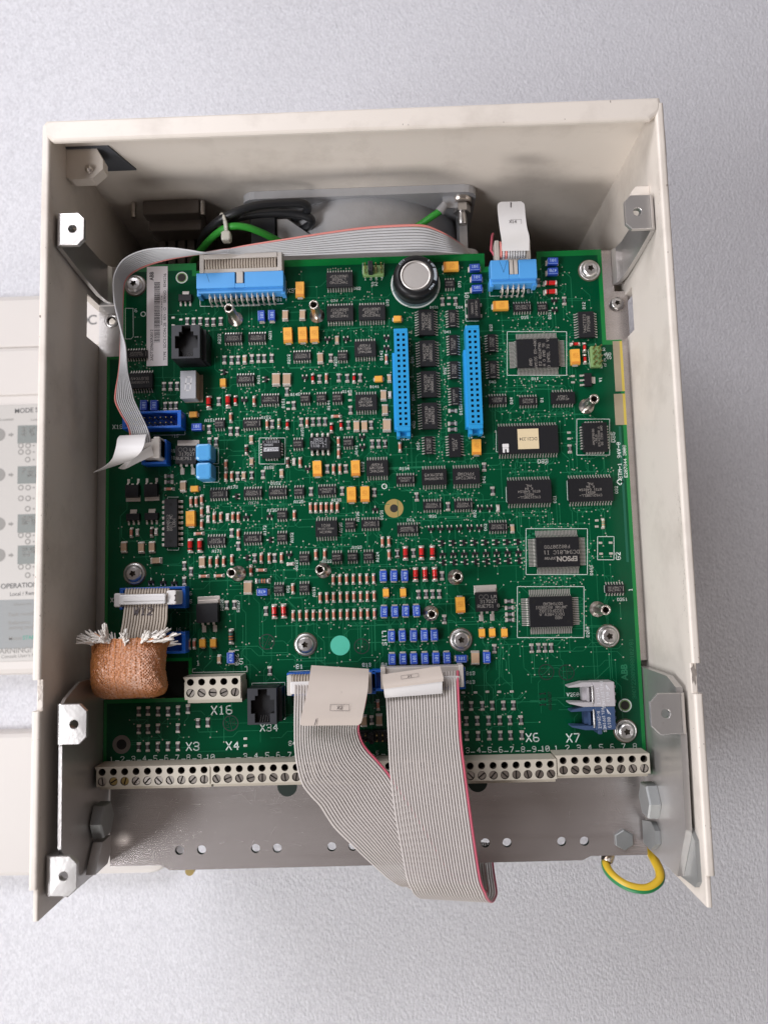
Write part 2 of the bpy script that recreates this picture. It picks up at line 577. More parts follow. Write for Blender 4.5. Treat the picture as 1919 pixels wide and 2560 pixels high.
def ribbon(mb, A, B, nw, m=6, thick=0.85, red=(0,), mi=0, mr=1):
    A, B = crom(A, m), crom(B, m)
    n = len(A)
    wires = [[] for _ in range(nw)]
    pn = None
    for i in range(n):
        w = (B[i] - A[i]) / nw
        mid0 = (A[max(i - 1, 0)] + B[max(i - 1, 0)]) / 2
        mid1 = (A[min(i + 1, n - 1)] + B[min(i + 1, n - 1)]) / 2
        t = mid1 - mid0
        nr = t.cross(w)
        nr = nr.normalized() if nr.length > 1e-6 else Vector((0, 0, 1))
        if pn is not None and nr.dot(pn) < 0:
            nr = -nr
        pn = nr
        for j in range(nw):
            c = A[i] + w * (j + 0.5)
            wires[j].append([c + w * (0.445 * math.cos(2 * PI * k / 8)) + nr * (thick / 2 * math.sin(2 * PI * k / 8)) for k in range(8)])
    for j in range(nw):
        mb.loft(wires[j], mr if j in red else mi, True, True)


def sheet(mb, A, B, thick=0.3, m=6, mi=0):
    A, B = crom(A, m), crom(B, m)
    n = len(A)
    top, bot = [], []
    pn = None
    for i in range(n):
        w = B[i] - A[i]
        t = (A[min(i + 1, n - 1)] + B[min(i + 1, n - 1)] - A[max(i - 1, 0)] - B[max(i - 1, 0)])
        nr = t.cross(w).normalized()
        if pn is not None and nr.dot(pn) < 0:
            nr = -nr
        pn = nr
        o = nr * thick / 2
        q = [A[i].lerp(B[i], k / 6) for k in range(7)]
        top.append([p + o for p in q])
        bot.append([p - o for p in q])
    mb.loft(top, mi, False, True)
    mb.loft(bot, mi, False, True)
    mb.loft([[r[0] for r in top], [r[0] for r in bot]], mi, False, False)
    mb.loft([[r[-1] for r in top], [r[-1] for r in bot]], mi, False, False)
    mb.loft([top[0], bot[0]], mi, False, False)
    mb.loft([top[-1], bot[-1]], mi, False, False)


def font_mesh(name, txt, size, matname, bold=0.0):
    cu = bpy.data.curves.new(name, 'FONT')
    cu.body = txt
    cu.size = size * MM
    cu.align_x = 'LEFT'
    cu.offset = bold * MM
    o = bpy.data.objects.new(name, cu)
    col.objects.link(o)
    dg = bpy.context.evaluated_depsgraph_get()
    me = bpy.data.meshes.new_from_object(o.evaluated_get(dg))
    bpy.data.objects.remove(o)
    bpy.data.curves.remove(cu)
    me.materials.clear()
    me.materials.append(MATS[matname])
    me.name = name
    return me


def font_into(mb, txt, x, y, z, h, mi=0, rot=0.0, bold=0.0, fit=None):
    """lettering in the built-in face, cap height h, start at x, y; fit = length to stretch to"""
    me = font_mesh('tmp_text', txt, 10.0, 'ink', bold)
    vs = [v.co / MM for v in me.vertices]
    fs = [tuple(p.vertices) for p in me.polygons]
    bpy.data.meshes.remove(me)
    if not vs:
        return
    x0, x1 = min(v.x for v in vs), max(v.x for v in vs)
    k = h / 7.0
    kx = k if fit is None else fit / (x1 - x0)
    cr, sr = math.cos(rot), math.sin(rot)
    mb.add([(x + (v.x - x0) * kx * cr - v.y * k * sr, y + (v.x - x0) * kx * sr + v.y * k * cr, z) for v in vs], fs, mi)

# ================================================================ setting: the foam sheet
mb = MB()
N = 1
mb.add([(-900, -900, 0), (1200, -900, 0), (1200, 1300, 0), (-900, 1300, 0)], [(0, 1, 2, 3)], 0)
mb.add([(-900, -900, -30), (1200, -900, -30), (1200, 1300, -30), (-900, 1300, -30)], [(3, 2, 1, 0)], 0)
o = link('floor', mb.mesh('floor', ['foam']), None, (0, 0, -150))
tag(o, 'white bumpy foam sheet under the opened unit', 'foam sheet', kind='structure')

# ================================================================ the painted case
RIM = 50.0
BOT = -147.0
case = thing('equipment_case', 'beige painted sheet metal case standing open on its back', 'case', (120, 110, -150))


def wall_profile(x0, x1, z1, r=1.2):
    pts = [(x0, BOT), (x1, BOT)]
    for k in range(5):
        a = PI / 2 * k / 4
        pts.append((x1 - r + r * math.cos(a), z1 - r + r * math.sin(a)))
    for k in range(5):
        a = PI / 2 + PI / 2 * k / 4
        pts.append((x0 + r + r * math.cos(a), z1 - r + r * math.sin(a)))
    return pts


def wall(mbx, x0, x1, y0, y1, z1, mi=0, z0=None, r=1.2):
    p = wall_profile(x0, x1, z1, r)
    if z0 is not None:
        p = [(a, max(b, z0)) for a, b in p]
    mbx.loft([[(a, y0, b) for a, b in p], [(a, y1, b) for a, b in p]], mi, True, False)


for side in (0, 1):
    mb = MB()
    if side == 0:
        xo0, xo1, n0, n1, s0, s1, zs0, zs1 = -14.0, -10.4, 29.2, 41.7, 196.9, 217.8, -34, 8.4
    else:
        xo0, xo1, n0, n1, s0, s1, zs0, zs1 = 248.4, 252.0, 29.7, 41.7, 193.0, 214.0, -34, 4.5
    # the standing sheet with its slot, the folded rim above, the notch and the foot of the rim
    wall(mb, xo0, xo1, n1, s0, RIM)
    wall(mb, xo0, xo1, s1, 276.6, RIM)
    wall(mb, xo0, xo1, s0, s1, RIM, 0, zs1)
    mb.box(xo0, xo1, s0, s1, BOT, zs0, 0)
    wall(mb, xo0, xo1, -39, n0, RIM)
    inn = (xo0 + 1.0, xo1) if side == 0 else (xo0, xo1 - 1.0)
    wall(mb, inn[0], inn[1], n0, n1, RIM - 2.6, 0, None, 0.5)
    ti = (xo0 + 1.4, xo1) if side == 0 else (xo0, xo1 - 1.4)
    wall(mb, ti[0], ti[1], -51, -39, RIM - 1.2, 0, None, 0.8)
    o = at('side_panel', mb, ['paint'], case, (xo0, 110, BOT))
    # bare patch inside the notch
    mb = MB()
    ring = []
    for k in range(14):
        a = 2 * PI * k / 14
        rr = 1 + 0.35 * math.sin(5 * a + side)
        ring.append((sum(inn) / 2 + 1.0 * rr * math.cos(a), (n0 + n1) / 2 + 1.5 + 4.0 * rr * math.sin(a), RIM - 2.57))
    mb.add(ring, [tuple(range(14))], 0)
    at('bare_patch', mb, ['paint_chip'], case, ring[0])

mb = MB()
mb.box(-10.4, 248.4, 276.2, 277.8, BOT, RIM - 2.2, 0)
at('top_panel', mb, ['paint'], case, (120, 277, BOT))
mb = MB()
poly = [(-13.0, 271.5), (-9.2, 269.3), (246.0, 269.3), (250.2, 272.4), (250.8, 277.6), (250.3, 279.2), (-12.2, 278.8), (-13.2, 277.5)]
rings = []
cx, cy = 119, 274.3
for z, d in ((RIM - 2.0, 0.0), (RIM - 0.8, 0.0), (RIM - 0.2, 0.35), (RIM + 0.15, 1.1)):
    rings.append([(x - d * (1 if x > cx else -1), y - d * (1 if y > cy else -1), z) for x, y in poly])
mb.loft(rings, 0)
at('rim_flange', mb, ['paint'], case, (120, 274, RIM))
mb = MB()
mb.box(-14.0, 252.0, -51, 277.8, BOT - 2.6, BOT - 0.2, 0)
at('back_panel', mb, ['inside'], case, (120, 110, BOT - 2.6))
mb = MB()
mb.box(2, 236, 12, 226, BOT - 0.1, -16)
at('shaded_heat_sink', mb, ['inside'], case, (120, 110, BOT))  # plain block coloured near-black so the board notch reads as deep shade
# scuffs along the inner edges of the side panels
rs = random.Random(21)
for xw, sg in ((-10.37, 1), (248.37, -1)):
    mb = MB()
    for i in range(90):
        y = rs.choice((rs.uniform(60, 150), rs.uniform(60, 110), rs.uniform(-30, 260)))
        z = RIM - 1.5 - abs(rs.gauss(0, 2.2))
        ln, wd, an = rs.uniform(.4, 2.2), rs.uniform(.06, .22), rs.gauss(0, .5)
        c, w = math.cos(an), math.sin(an)
        mb.add([(xw, y + c * u * ln / 2 - w * v * wd / 2, z + w * u * ln / 2 + c * v * wd / 2) for u, v in ((-1, -1), (1, -.4), (1, .4), (-1, 1))], [(0, 1, 2, 3)], 0)
    tag(at('scuff_marks', mb, ['scuff'], case, (xw, 100, RIM)), None, None, kind='stuff')
# chipped paint on the folded edges
mb = MB()
for i in range(26):
    e = rs.random()
    if e < .4:
        x, y, z = rs.choice((-13.0, -11.2)) + rs.gauss(0, .25), rs.uniform(-36, 265), RIM + .012
    elif e < .75:
        x, y, z = rs.choice((251.2, 249.4)) + rs.gauss(0, .25), rs.uniform(-36, 265), RIM + .012
    else:
        x, y, z = rs.uniform(-10, 247), rs.choice((270.6, 277.8)) + rs.gauss(0, .2), RIM + .165
    r0 = abs(rs.gauss(0, .15)) + .08
    mb.add([(x + r0 * rs.uniform(.5, 1.3) * math.cos(k), y + r0 * 1.8 * rs.uniform(.5, 1.3) * math.sin(k), z) for k in (0, 1, 2, 3, 4.2, 5.3)], [(0, 1, 2, 3, 4, 5)], 0)
tag(at('chipped_spots', mb, ['scuff'], case, (120, 120, RIM)), None, None, kind='stuff')
# corner lug with its screw and a dark plate standing in for the wall cutout
mb = MB()
pl = []
for x, y in ((-10.3, 276.1), (-10.3, 262.2), (-8, 261.2), (1.5, 261.2), (6.2, 265.5), (6.2, 270), (3, 276.1)):
    pl.append((x, y))
mb.prism(pl, 27.5, 33.5)
at('corner_lug', mb, ['paint'], case, (-4, 270, 27.5))
mb = MB()
mb.prism([(-10.3, 34.5), (9.0, 34.5), (15.0, 14.5), (-10.3, 14.5)], 275.4, 276.1, 0, 'y')
at('cutout_plate', mb, ['dark_plate'], case, (0, 275.8, 24))
mb = MB()
mb.lathe([(1.7, 33.5), (1.7, 34.6), (1.25, 34.6), (1.25, 36.0), (0.9, 36.4)], 0.2, 265.2, 14, 0)
at('lug_screw', mb, ['nickel'], case, (0.2, 265.2, 33.5))
# embossed ear at the upper right inside
mb = MB()
mb.prism([(240.5, 244.5), (242.5, 246.8), (248.3, 246.8), (248.3, 242.0), (240.5, 242.0)], 34, 36.5, 0)
at('corner_lug', mb, ['paint'], case, (242, 246, 33))
# hinge bead outside the upper right corner
mb = MB()
mb.tube([(253.0, 272, 40), (253.4, 269, 41), (253.4, 258, 41), (253.0, 255, 40)], [0.8, 1.7, 1.7, 0.8], 10, 0)
at('hinge_bead', mb, ['paint'], case, (253, 263, 41))

# ================================================================ the mounting tray
TZ = -6.0
tray = thing('mounting_tray', 'grey bare metal chassis tray with bracket tabs under the circuit board', 'chassis', (120, 100, -30))


def plate(mbx, x0, x1, y0, y1, z0, z1, holes, mi=0, mh=1):
    """flat plate along x with round holes (x, y, r) each in its own cell, no two cells overlapping in x"""
    hs = sorted(holes)
    cuts = [x0] + [(a[0] + b[0]) / 2 for a, b in zip(hs, hs[1:])] + [x1]
    if not hs:
        mbx.box(x0, x1, y0, y1, z0, z1, mi)
        return
    for i, (hx, hy, r) in enumerate(hs):
        mbx.cell(cuts[i], cuts[i + 1], y0, y1, z1, hx, hy, r, z1 - z0, mi, mh, None, 18)
        mbx.cell(cuts[i], cuts[i + 1], y0, y1, z0, hx, hy, r, 0.001, mi, mh, None, 18)
    mbx.add([(x0, y0, z0), (x1, y0, z0), (x1, y0, z1), (x0, y0, z1), (x0, y1, z0), (x1, y1, z0), (x1, y1, z1), (x0, y1, z1)],
            [(0, 1, 2, 3), (5, 4, 7, 6), (4, 0, 3, 7), (1, 5, 6, 2)], mi)


# the long strips at either side
mb = MB()
mb.box(-10.2, 12, 40, 196, TZ - 2, TZ)
mb.cell(-10.2, 12, 196, 217, TZ, -3.9, 209.6, 2.1, 2, 0, 1, None, 18)
mb.box(-10.2, 12, 217.6, 237, TZ - 2, TZ)
mb.box(-0.5, 12, 217, 217.6, TZ - 2, TZ)
at('side_strip', mb, ['aluminium', 'recess'], tray, (0, 120, TZ))
mb = MB()
mb.lathe([(3.6, TZ), (3.6, TZ + 0.25), (2.9, TZ + 0.55), (2.15, TZ + 0.6), (2.1, TZ - 0.5)], -3.9, 209.6, 20, 0, True, 'z', False)
at('eyelet', mb, ['aluminium'], tray, (-3.9, 209.6, TZ))
mb = MB()
mb.box(228, 249.4, 38, 216, TZ - 2, TZ)
mb.box(228, 249.4, 219.8, 237, TZ - 2, TZ)
mb.box(228, 243.2, 216, 219.8, TZ - 2, TZ)
at('side_strip', mb, ['steel'], tray, (239, 120, TZ))
# bottom plate with the row of holes
HX = [(28.9, -43.5, 2.05), (39.2, -43.5, 2.05), (64.2, -43.4, 2.05), (74.2, -43.5, 2.05), (99.4, -43.4, 2.05), (109.2, -43.4, 2.05), (134.5, -43.4, 2.05),
      (144.5, -43.4, 2.05), (170.0, -43.2, 2.05), (180.0, -43.3, 2.05), (205.0, -43.3, 2.05), (215.4, -43.4, 2.05)]
mb = MB()
plate(mb, -3.4, 243.8, -50.0, -36.5, -10, -8, HX)
mb.box(-3.4, 243.8, -36.5, 6, -10, -8)
mb.prism([(20.5, -50.0), (24.5, -52.3), (214, -51.8), (218, -50.0)], -10, -8)
for hx, hy in (U(718, 1966, -8)[:2], U(1193, 1955, -8)[:2]):
    mb.lathe([(4.6, -7.99), (4.2, -7.98), (0.02, -7.975)], hx, hy, 24, 1, False, 'z', False)
at('bottom_plate', mb, ['steel', 'ink'], tray, (120, -22, -10))


mb = MB()
rs = random.Random(31)
for i in range(100):
    x, y = rs.choice((rs.gauss(75, 9), rs.uniform(2, 240), rs.uniform(2, 240))), rs.choice((rs.gauss(-22, 2.5), rs.uniform(-49, -12)))
    if not (0 < x < 240 and -49 < y < -11):
        continue
    ln, wd, an = rs.uniform(.8, 6), rs.uniform(.05, .13), rs.choice((rs.gauss(0, .12), rs.gauss(0, .12), rs.uniform(-1.5, 1.5)))
    c, w = math.cos(an), math.sin(an)
    mb.add([(x + c * u * ln / 2 - w * v * wd / 2, y + w * u * ln / 2 + c * v * wd / 2, -7.985) for u, v in ((-1, -.3), (1, -1), (1, 1), (-1, .3))], [(0, 1, 2, 3)], 0)
tag(at('scratch_marks', mb, ['scratch'], tray, (120, -30, -8)), None, None, kind='stuff')


def tabbed(mbx, xw, xt, y0, y1, z, ch, flip):
    """a tab bent over at height z: from the standing sheet at xw to its tip xt, with cut corners and a hole"""
    sgn = 1 if xt > xw else -1
    pl = [(xw + sgn * 2.0, y0), (xt - sgn * ch, y0), (xt, y0 + ch), (xt, y1 - ch), (xt - sgn * ch, y1), (xw + sgn * 2.0, y1)]
    if sgn < 0:
        pl = pl[::-1]
    cxh = (xw + xt) / 2 + sgn * 1.2
    cyh = (y0 + y1) / 2
    n = 18
    hole = [(cxh + 1.75 * math.cos(2 * PI * k / n), cyh + 1.75 * math.sin(2 * PI * k / n)) for k in range(n)]
    # triangulate outer polygon against the hole by nearest angle
    an = sorted(set([2 * PI * k / n for k in range(n)] + [math.atan2(b - cyh, a - cxh) % (2 * PI) for a, b in pl]))

    def hit(a):
        c, w = math.cos(a), math.sin(a)
        best = 1e9
        for (ax, ay), (bx, by) in zip(pl, pl[1:] + pl[:1]):
            ex, ey = bx - ax, by - ay
            den = c * ey - w * ex
            if abs(den) < 1e-9:
                continue
            t = ((ax - cxh) * ey - (ay - cyh) * ex) / den
            u = ((ax - cxh) * w - (ay - cyh) * c) / den
            if t > 0 and -1e-6 <= u <= 1 + 1e-6:
                best = min(best, t)
        return (cxh + c * best, cyh + w * best)
    outer = [hit(a) for a in an]
    inner = [(cxh + 1.75 * math.cos(a), cyh + 1.75 * math.sin(a)) for a in an]
    t = 2.0
    mbx.loft([[(a, b, z - t) for a, b in outer], [(a, b, z - 0.25) for a, b in outer], [(cxh + (a - cxh) * 0.975, cyh + (b - cyh) * 0.975, z) for a, b in outer]], 0, True, False, False)
    mbx.loft([[(cxh + (a - cxh) * 0.975, cyh + (b - cyh) * 0.975, z) for a, b in outer], [(cxh + (a - cxh) * 1.12, cyh + (b - cyh) * 1.12, z + 0.12) for a, b in inner], [(a, b, z - 0.1) for a, b in inner], [(a, b, z - 2.4) for a, b in inner]], 0, True, False, False)
    mbx.loft([[(a, b, z - t) for a, b in outer], [(a, b, z - t) for a, b in inner]], 0, True, False, False)
    # bend
    rings = []
    for yy in (y0, y1):
        sec = []
        for k in range(6):
            a = PI / 2 * k / 5
            sec.append((xw + sgn * (2.0 - 2.0 * math.sin(a)), yy, z - 2.0 + 2.0 * math.cos(a)))
        sec.append((xw, yy, z - 2.6))
        sec.append((xw + sgn * 2.0, yy, z - 2.6))
        sec.append((xw + sgn * 2.0, yy, z - 1.9))
        rings.append(sec)
    mbx.loft(rings, 0)


# upper brackets
mb = MB()
tabbed(mb, -9.6, 2.7, 225.0, 239.4, 45, 2.6, 0)
rings = []
for x, z in ((-9.6, 42.6), (-9.4, 20), (-8.6, 2), (-7.2, -4), (-5.6, -6)):
    rings.append([(x, 225.0 - (45 - z) * 0.13, z), (x, 239.4 - (45 - z) * 0.05, z), (x + 2.0, 239.4 - (45 - z) * 0.05, z + 0.4), (x + 2.0, 225.0 - (45 - z) * 0.13, z + 0.4)])
mb.loft(rings, 0)
at('bracket', mb, ['aluminium'], tray, (-5, 231, -6))
mb = MB()
tabbed(mb, 248.0, 235.2, 224.4, 239.6, 43, 2.6, 1)
rings = []
for x, z in ((248.0, 40.6), (248.0, 20), (247.4, 2), (246.2, -4), (244.6, -6)):
    rings.append([(x, 224.4 - (45 - z) * 0.10, z), (x, 239.6 - (45 - z) * 0.05, z), (x - 2.0, 239.6 - (45 - z) * 0.05, z + 0.4), (x - 2.0, 224.4 - (45 - z) * 0.10, z + 0.4)])
mb.loft(rings, 0)
at('bracket', mb, ['aluminium'], tray, (243, 231, -6))
# lower side plates
mb = MB()
pl = [(38, -8), (38, 26), (33.0, 40), (31.2, 42.6), (15.2, 42.6), (14.4, 43.4), (-26, 43.0), (-29, 40), (-29, 42.6), (-43, 42.6), (-47, 36), (-48, -8)]
mb.prism(pl, -5.6, -4.2, 0, 'x')
tabbed(mb, -6.2, 6.2, 15.2, 31.2, 45, 3.0, 0)
tabbed(mb, -9.8, 3.0, -43.2, -28.0, 45, 3.0, 0)
mb.box(-9.8, -6.0, -43, -28.2, 38, 42.7)
mb.prism([(-44, 6), (-40, 2), (-33, 2), (-33, 12), (-44, 20)], -3.5, 0.8, 0, 'x')
at('side_plate', mb, ['aluminium'], tray, (-5, -5, -8))
mb = MB()
pl = [(35.5, -8), (35.0, 32), (31.5, 42.6), (15.0, 42.6), (14.0, 44.2), (-24, 43.0), (-28, 41), (-46, 30), (-47, -8)]
mb.prism(pl, 244.0, 246.6, 0, 'x')
tabbed(mb, 246.8, 232.6, 13.6, 29.6, 45, 3.2, 1)
mb.prism([(-24, 40), (-27.5, 45), (-43, 45), (-46, 42), (-47.5, 25), (-44, 18), (-30, 18), (-24, 30)], 246.7, 249.3, 1, 'x')
at('side_plate', mb, ['aluminium', 'bolt_grey'], tray, (245, -5, -8))
mb = MB()
mb.prism([(-31, 7), (-33.5, 12), (-39, 12), (-44, 4), (-44, -6), (-34, -6)], 241.6, 243.9, 0, 'x')
at('earth_lug', mb, ['bolt_grey'], tray, (243, -37, 0))


def hexbolt(cx, cy, r, h, axis, x=0):
    m_ = MB()
    hexa = [(cx + r * math.cos(PI / 3 * k + PI / 6), cy + r * math.sin(PI / 3 * k + PI / 6)) for k in range(6)]
    sm = [(cx + (a - cx) * 0.93, cy + (b - cy) * 0.93) for a, b in hexa]
    if axis == 'z':
        m_.loft([[(a, b, x) for a, b in hexa], [(a, b, x + h * 0.85) for a, b in hexa], [(a, b, x + h) for a, b in sm]])
    else:
        m_.loft([[(x, a, b) for a, b in hexa], [(x + h * 0.85, a, b) for a, b in hexa], [(x + h, a, b) for a, b in sm]])
    return m_


at('hex_bolt', hexbolt(-21.5, 7.5, 8.0, -5.0, 'x', 243.9), ['bolt_grey'], tray, (243.9, -21.5, 7.5))
at('hex_bolt', hexbolt(-24.5, 8.0, 8.0, 5.0, 'x', -3.5), ['bolt_grey'], tray, (-3.5, -24.5, 8))
at('hex_bolt', hexbolt(233.2, -42.9, 4.6, 1.6, 'z', -7.98), ['bolt_grey'], tray, (233.2, -42.9, -8))
mb = MB()
mb.lathe([(0.1, -22), (1.6, -21.4), (2.1, -20), (2.1, -10.1)], 33.0, -53.6, 14)
at('stud', mb, ['brass'], tray, (33.0, -53.6, -10))


def torx(mbx, cx, cy, z, r, n=36, mi=0):
    """a six-lobed recess cut in a flat disc of radius r"""
    out, inn, dn = [], [], []
    for k in range(n):
        a = 2 * PI * k / n
        rr = r * 0.45 * (1 + 0.20 * math.cos(5 * a))
        out.append((cx + r * math.cos(a), cy + r * math.sin(a), z - r * 0.06))
        inn.append((cx + rr * math.cos(a), cy + rr * math.sin(a), z))
        dn.append((cx + rr * 0.8 * math.cos(a), cy + rr * 0.8 * math.sin(a), z - 1.5))
    mbx.loft([out, inn], mi, True, True, False)
    mbx.loft([inn, dn], mi + 1, True, False, False)
    mbx.add(dn, [tuple(range(n))], mi + 1)


def screw_mesh(washer=True, r=4.1):
    m_ = MB()
    z0 = 0.0
    if washer:
        m_.lathe([(r * 1.2, 0), (r * 1.2, 0.8), (r * 1.14, 0.95), (r * 0.9, 1.0)], 0, 0, 28, 0)
        z0 = 0.9
    m_.lathe([(r * 0.96, z0), (r, z0 + 0.5), (r * 0.97, z0 + 1.1), (r * 0.86, z0 + 1.75), (r * 0.70, z0 + 2.15)], 0, 0, 36, 0, True, 'z', False)
    torx(m_, 0, 0, z0 + 2.2, r * 0.70, 36, 0)
    return m_.mesh('screw', ['zinc', 'drive'])


SCREW, SCREW_S = screw_mesh(), screw_mesh(False, 3.4)
o = link('screw', SCREW_S, tray, (*U(1542, 757, TZ + 2)[:2], TZ), 0.7)

# ================================================================ cooling fan behind the board
fan = thing('cooling_fan', 'grey cast metal cooling fan mounted on the wall behind the board', 'fan', (119.5, 257, -72))
FX, FZ = 119.3, -69.5
for y0, y1 in ((272.0, 276.1), (238.5, 242.5)):
    mb = MB()
    pl = []
    for cx, cz, a0 in ((FX + 53, FZ + 53, 0), (FX - 53, FZ + 53, 90), (FX - 53, FZ - 53, 180), (FX + 53, FZ - 53, 270)):
        for k in range(5):
            a = R(a0 + 90 * k / 4)
            pl.append((cx + 6.5 * math.cos(a), cz + 6.5 * math.sin(a)))
    n = len(pl)
    hole = [(FX + 56.5 * math.cos(math.atan2(b - FZ, a - FX)), FZ + 56.5 * math.sin(math.atan2(b - FZ, a - FX))) for a, b in pl]
    mb.loft([[(a, y0, b) for a, b in hole], [(a, y0, b) for a, b in pl], [(a, y1, b) for a, b in pl], [(a, y1, b) for a, b in hole], [(a, y0, b) for a, b in hole]], 0, True, False, False)
    at('flange', mb, ['cast'], fan, (FX, y0, FZ))
mb = MB()
mb.lathe([(57.2, 242.5), (58.6, 250), (58.6, 265), (57.2, 272)], FX, FZ, 64, 0, True, 'y', False)
mb.lathe([(56.4, 242.5), (56.4, 272)], FX, FZ, 64, 0, True, 'y', False)
at('barrel', mb, ['cast'], fan, (FX, 257, FZ))
mb = MB()
mb.lathe([(26, 246), (27, 248), (27, 270)], FX, FZ, 32, 0, True, 'y')
for k in range(5):
    a = 2 * PI * k / 5
    ring = []
    for rr, w, tw in ((26, 11, 0.7), (40, 13, 0.5), (54, 14, 0.35)):
        c, s_ = math.cos(a), math.sin(a)
        ring.append([(FX + c * rr - s_ * u * w * math.cos(tw), 258 + u * w * math.sin(tw) + th, FZ + s_ * rr + c * u * w * math.cos(tw)) for u, th in ((-1, -.4), (1, -.4), (1, .4), (-1, .4))])
    mb.loft(ring, 0)
at('impeller', mb, ['dark_frame'], fan, (FX, 258, FZ))
# corner webs
for sx in (-1, 1):
    mb = MB()
    mb.prism([(FX + sx * 59, FZ + 59), (FX + sx * 59, FZ + 26), (FX + sx * 54, FZ + 24), (FX + sx * 41, FZ + 41)] if sx > 0 else [(FX - 59, FZ + 59), (FX - 59, FZ + 26), (FX - 54, FZ + 24), (FX - 41, FZ + 41)], 242.6, 271.9, 0, 'y') if False else None
    mb.box(FX + sx * 53 - 2, FX + sx * 53 + 2, 242.6, 271.9, FZ + 26, FZ + 48)
    at('corner_web', mb, ['cast'], fan, (FX + sx * 53, 257, FZ + 26))
mb = MB()
mb.box(64, 76, 244, 271.8, -40, -14)
at('terminal_cover', mb, ['dark_frame'], fan, (70, 258, -40))
mb = MB()
mb.prism([(77, 244), (98, 244), (98, 252), (82, 264), (77, 264)], -30, -16)
at('terminal_tab', mb, ['cast'], fan, (85, 254, -30))
# earth bolt on the right corner
mb = MB()
mb.lathe([(5.2, 272.0), (5.2, 270.6), (4.9, 270.4), (4.9, 269.0), (5.2, 268.8)], 171.5, -17.5, 22, 0, True, 'y')
at('washer', mb, ['nickel'], fan, (171.5, 270, -17.5))
mb = MB()
hexa = [(171.5 + 4.3 * math.cos(PI / 3 * k), -17.5 + 4.3 * math.sin(PI / 3 * k)) for k in range(6)]
mb.loft([[(a, 268.7, b) for a, b in hexa], [(a, 264.6, b) for a, b in hexa]], 0)
mb.lathe([(2.1, 264.6), (2.1, 259.0), (1.6, 258.4)], 171.5, -17.5, 14, 0, True, 'y')
at('earth_nut', mb, ['zinc'], fan, (171.5, 266, -17.5))
mb = MB()
mb.lathe([(1.6, 271.9), (1.6, 271.0)], 66.5, -17.0, 14, 0, True, 'y')
at('rivet', mb, ['zinc'], fan, (66.5, 271.5, -17))

# ================================================================ dark finned connector block on the back wall
blk = thing('finned_block', 'dark grey finned connector block on the wall left of the fan', 'connector', (22, 264, -60))
mb = MB()
mb.cbox(8.0, 37.0, 268.5, 276.1, -22, -15.0, 0.6)
at('cap', mb, ['dark_block'], blk, (22, 272, -22))
mb = MB()
mb.cbox(9.0, 36.2, 263, 276.0, -34, -22.1, 0.6)
at('housing', mb, ['dark_block'], blk, (22, 265, -34))
for k in range(5):
    mb = MB()
    mb.cbox(10.2 + 5.2 * k, 14.2 + 5.2 * k, 240, 275, -60, -34.2, 0.5)
    at('fin', mb, ['dark_block'], blk, (12 + 5.2 * k, 254, -60))
for x in (2.8, 38.4):
    mb = MB()
    mb.tube([(x, 276, -17), (x, 268, -17)], 1.3, 12)
    for k in range(5):
        mb.lathe([(1.3, 275 - k * 1.4), (1.6, 274.6 - k * 1.4), (1.3, 274.2 - k * 1.4)], x, -17, 12, 0, True, 'y', False)
    o = at('threaded_stud', mb, ['nickel'], blk, (x, 270, -17))

# ================================================================ the removed covers lying on the foam at the left
CZ = -136.0
cov = thing('front_cover', 'pale plastic front cover with printed operating panel lying beside the case', 'cover', (-110, 150, -150))
c0, c1 = U(0, 735, CZ), U(0, 1690, CZ)
X0, X1 = -250.0, -17.0
yt, yb = c0.y, c1.y
yr = U(0, 872, CZ).y
yp = U(0, 1012, CZ).y
mb = MB()
mb.cbox(X0, X1, yb, yt, -149.9, CZ - 1.4, 4.0)
at('shell', mb, ['cover'], cov, (-130, (yt + yb) / 2, -150))
mb = MB()
mb.cbox(X0 + 3, X1 - 3, yr + 1.0, yt - 4, CZ - 1.6, CZ, 0.8)
mb.cbox(X0 + 3, X1 - 3, yp + 6.5, yr - 1.0, CZ - 1.6, CZ, 0.8)
at('raised_field', mb, ['cover'], cov, (-130, yr, CZ))
ppb = U(0, 1655, CZ).y
mb = MB()
mb.cbox(X0 + 6, X1 - 4, ppb, yp, CZ - 1.6, CZ - 0.9, 0.4)
at('panel_sheet', mb, ['cover_panel'], cov, (-130, (yp + ppb) / 2, CZ - 1.6))
PZ = CZ - 0.86


def cpx(x, y, z=PZ):
    return U(x, y, z)


mb = MB()
a, b = cpx(-140, 1504), cpx(190, 1618)
mb.add([(a.x, a.y, PZ), (b.x, a.y, PZ), (b.x, b.y, PZ), (a.x, b.y, PZ)], [(0, 1, 2, 3)], 0)
at('grey_field', mb, ['cover_grey'], cov, a)
for y0, y1, tx3 in ((1064, 1106, ('MOT CUR', 'MOT SPE', 'MOT TOR')), (1166, 1207, ('10 LIMIT', '2  MODE', '   SPEED')), (1286, 1330, ('UPLOAD', 'DOWNLOAD', 'APPL CON')), (1364, 1408, ('DCS 500', 'ID-NUMBER', 'TOTAL'))):
    a, b = cpx(45, y0), cpx(135, y1)
    m2 = MB()
    m2.cbox(a.x, b.x, b.y, a.y, PZ - 0.1, PZ + 0.04, 0.06)
    o = at('screen_field', m2, ['cover_screen', 'cover_ink_pale'], cov, a)
    m3 = MB()
    for q in range(3):
        m3.text(tx3[q], a.x + 3, a.y - 2.2 - q * 2.1, PZ + 0.08, 1.3, 0.22, 0, 0.0, 0.0)
    at('screen_print', m3, ['cover_ink_pale'], cov, a)
m2, m3 = MB(), MB()
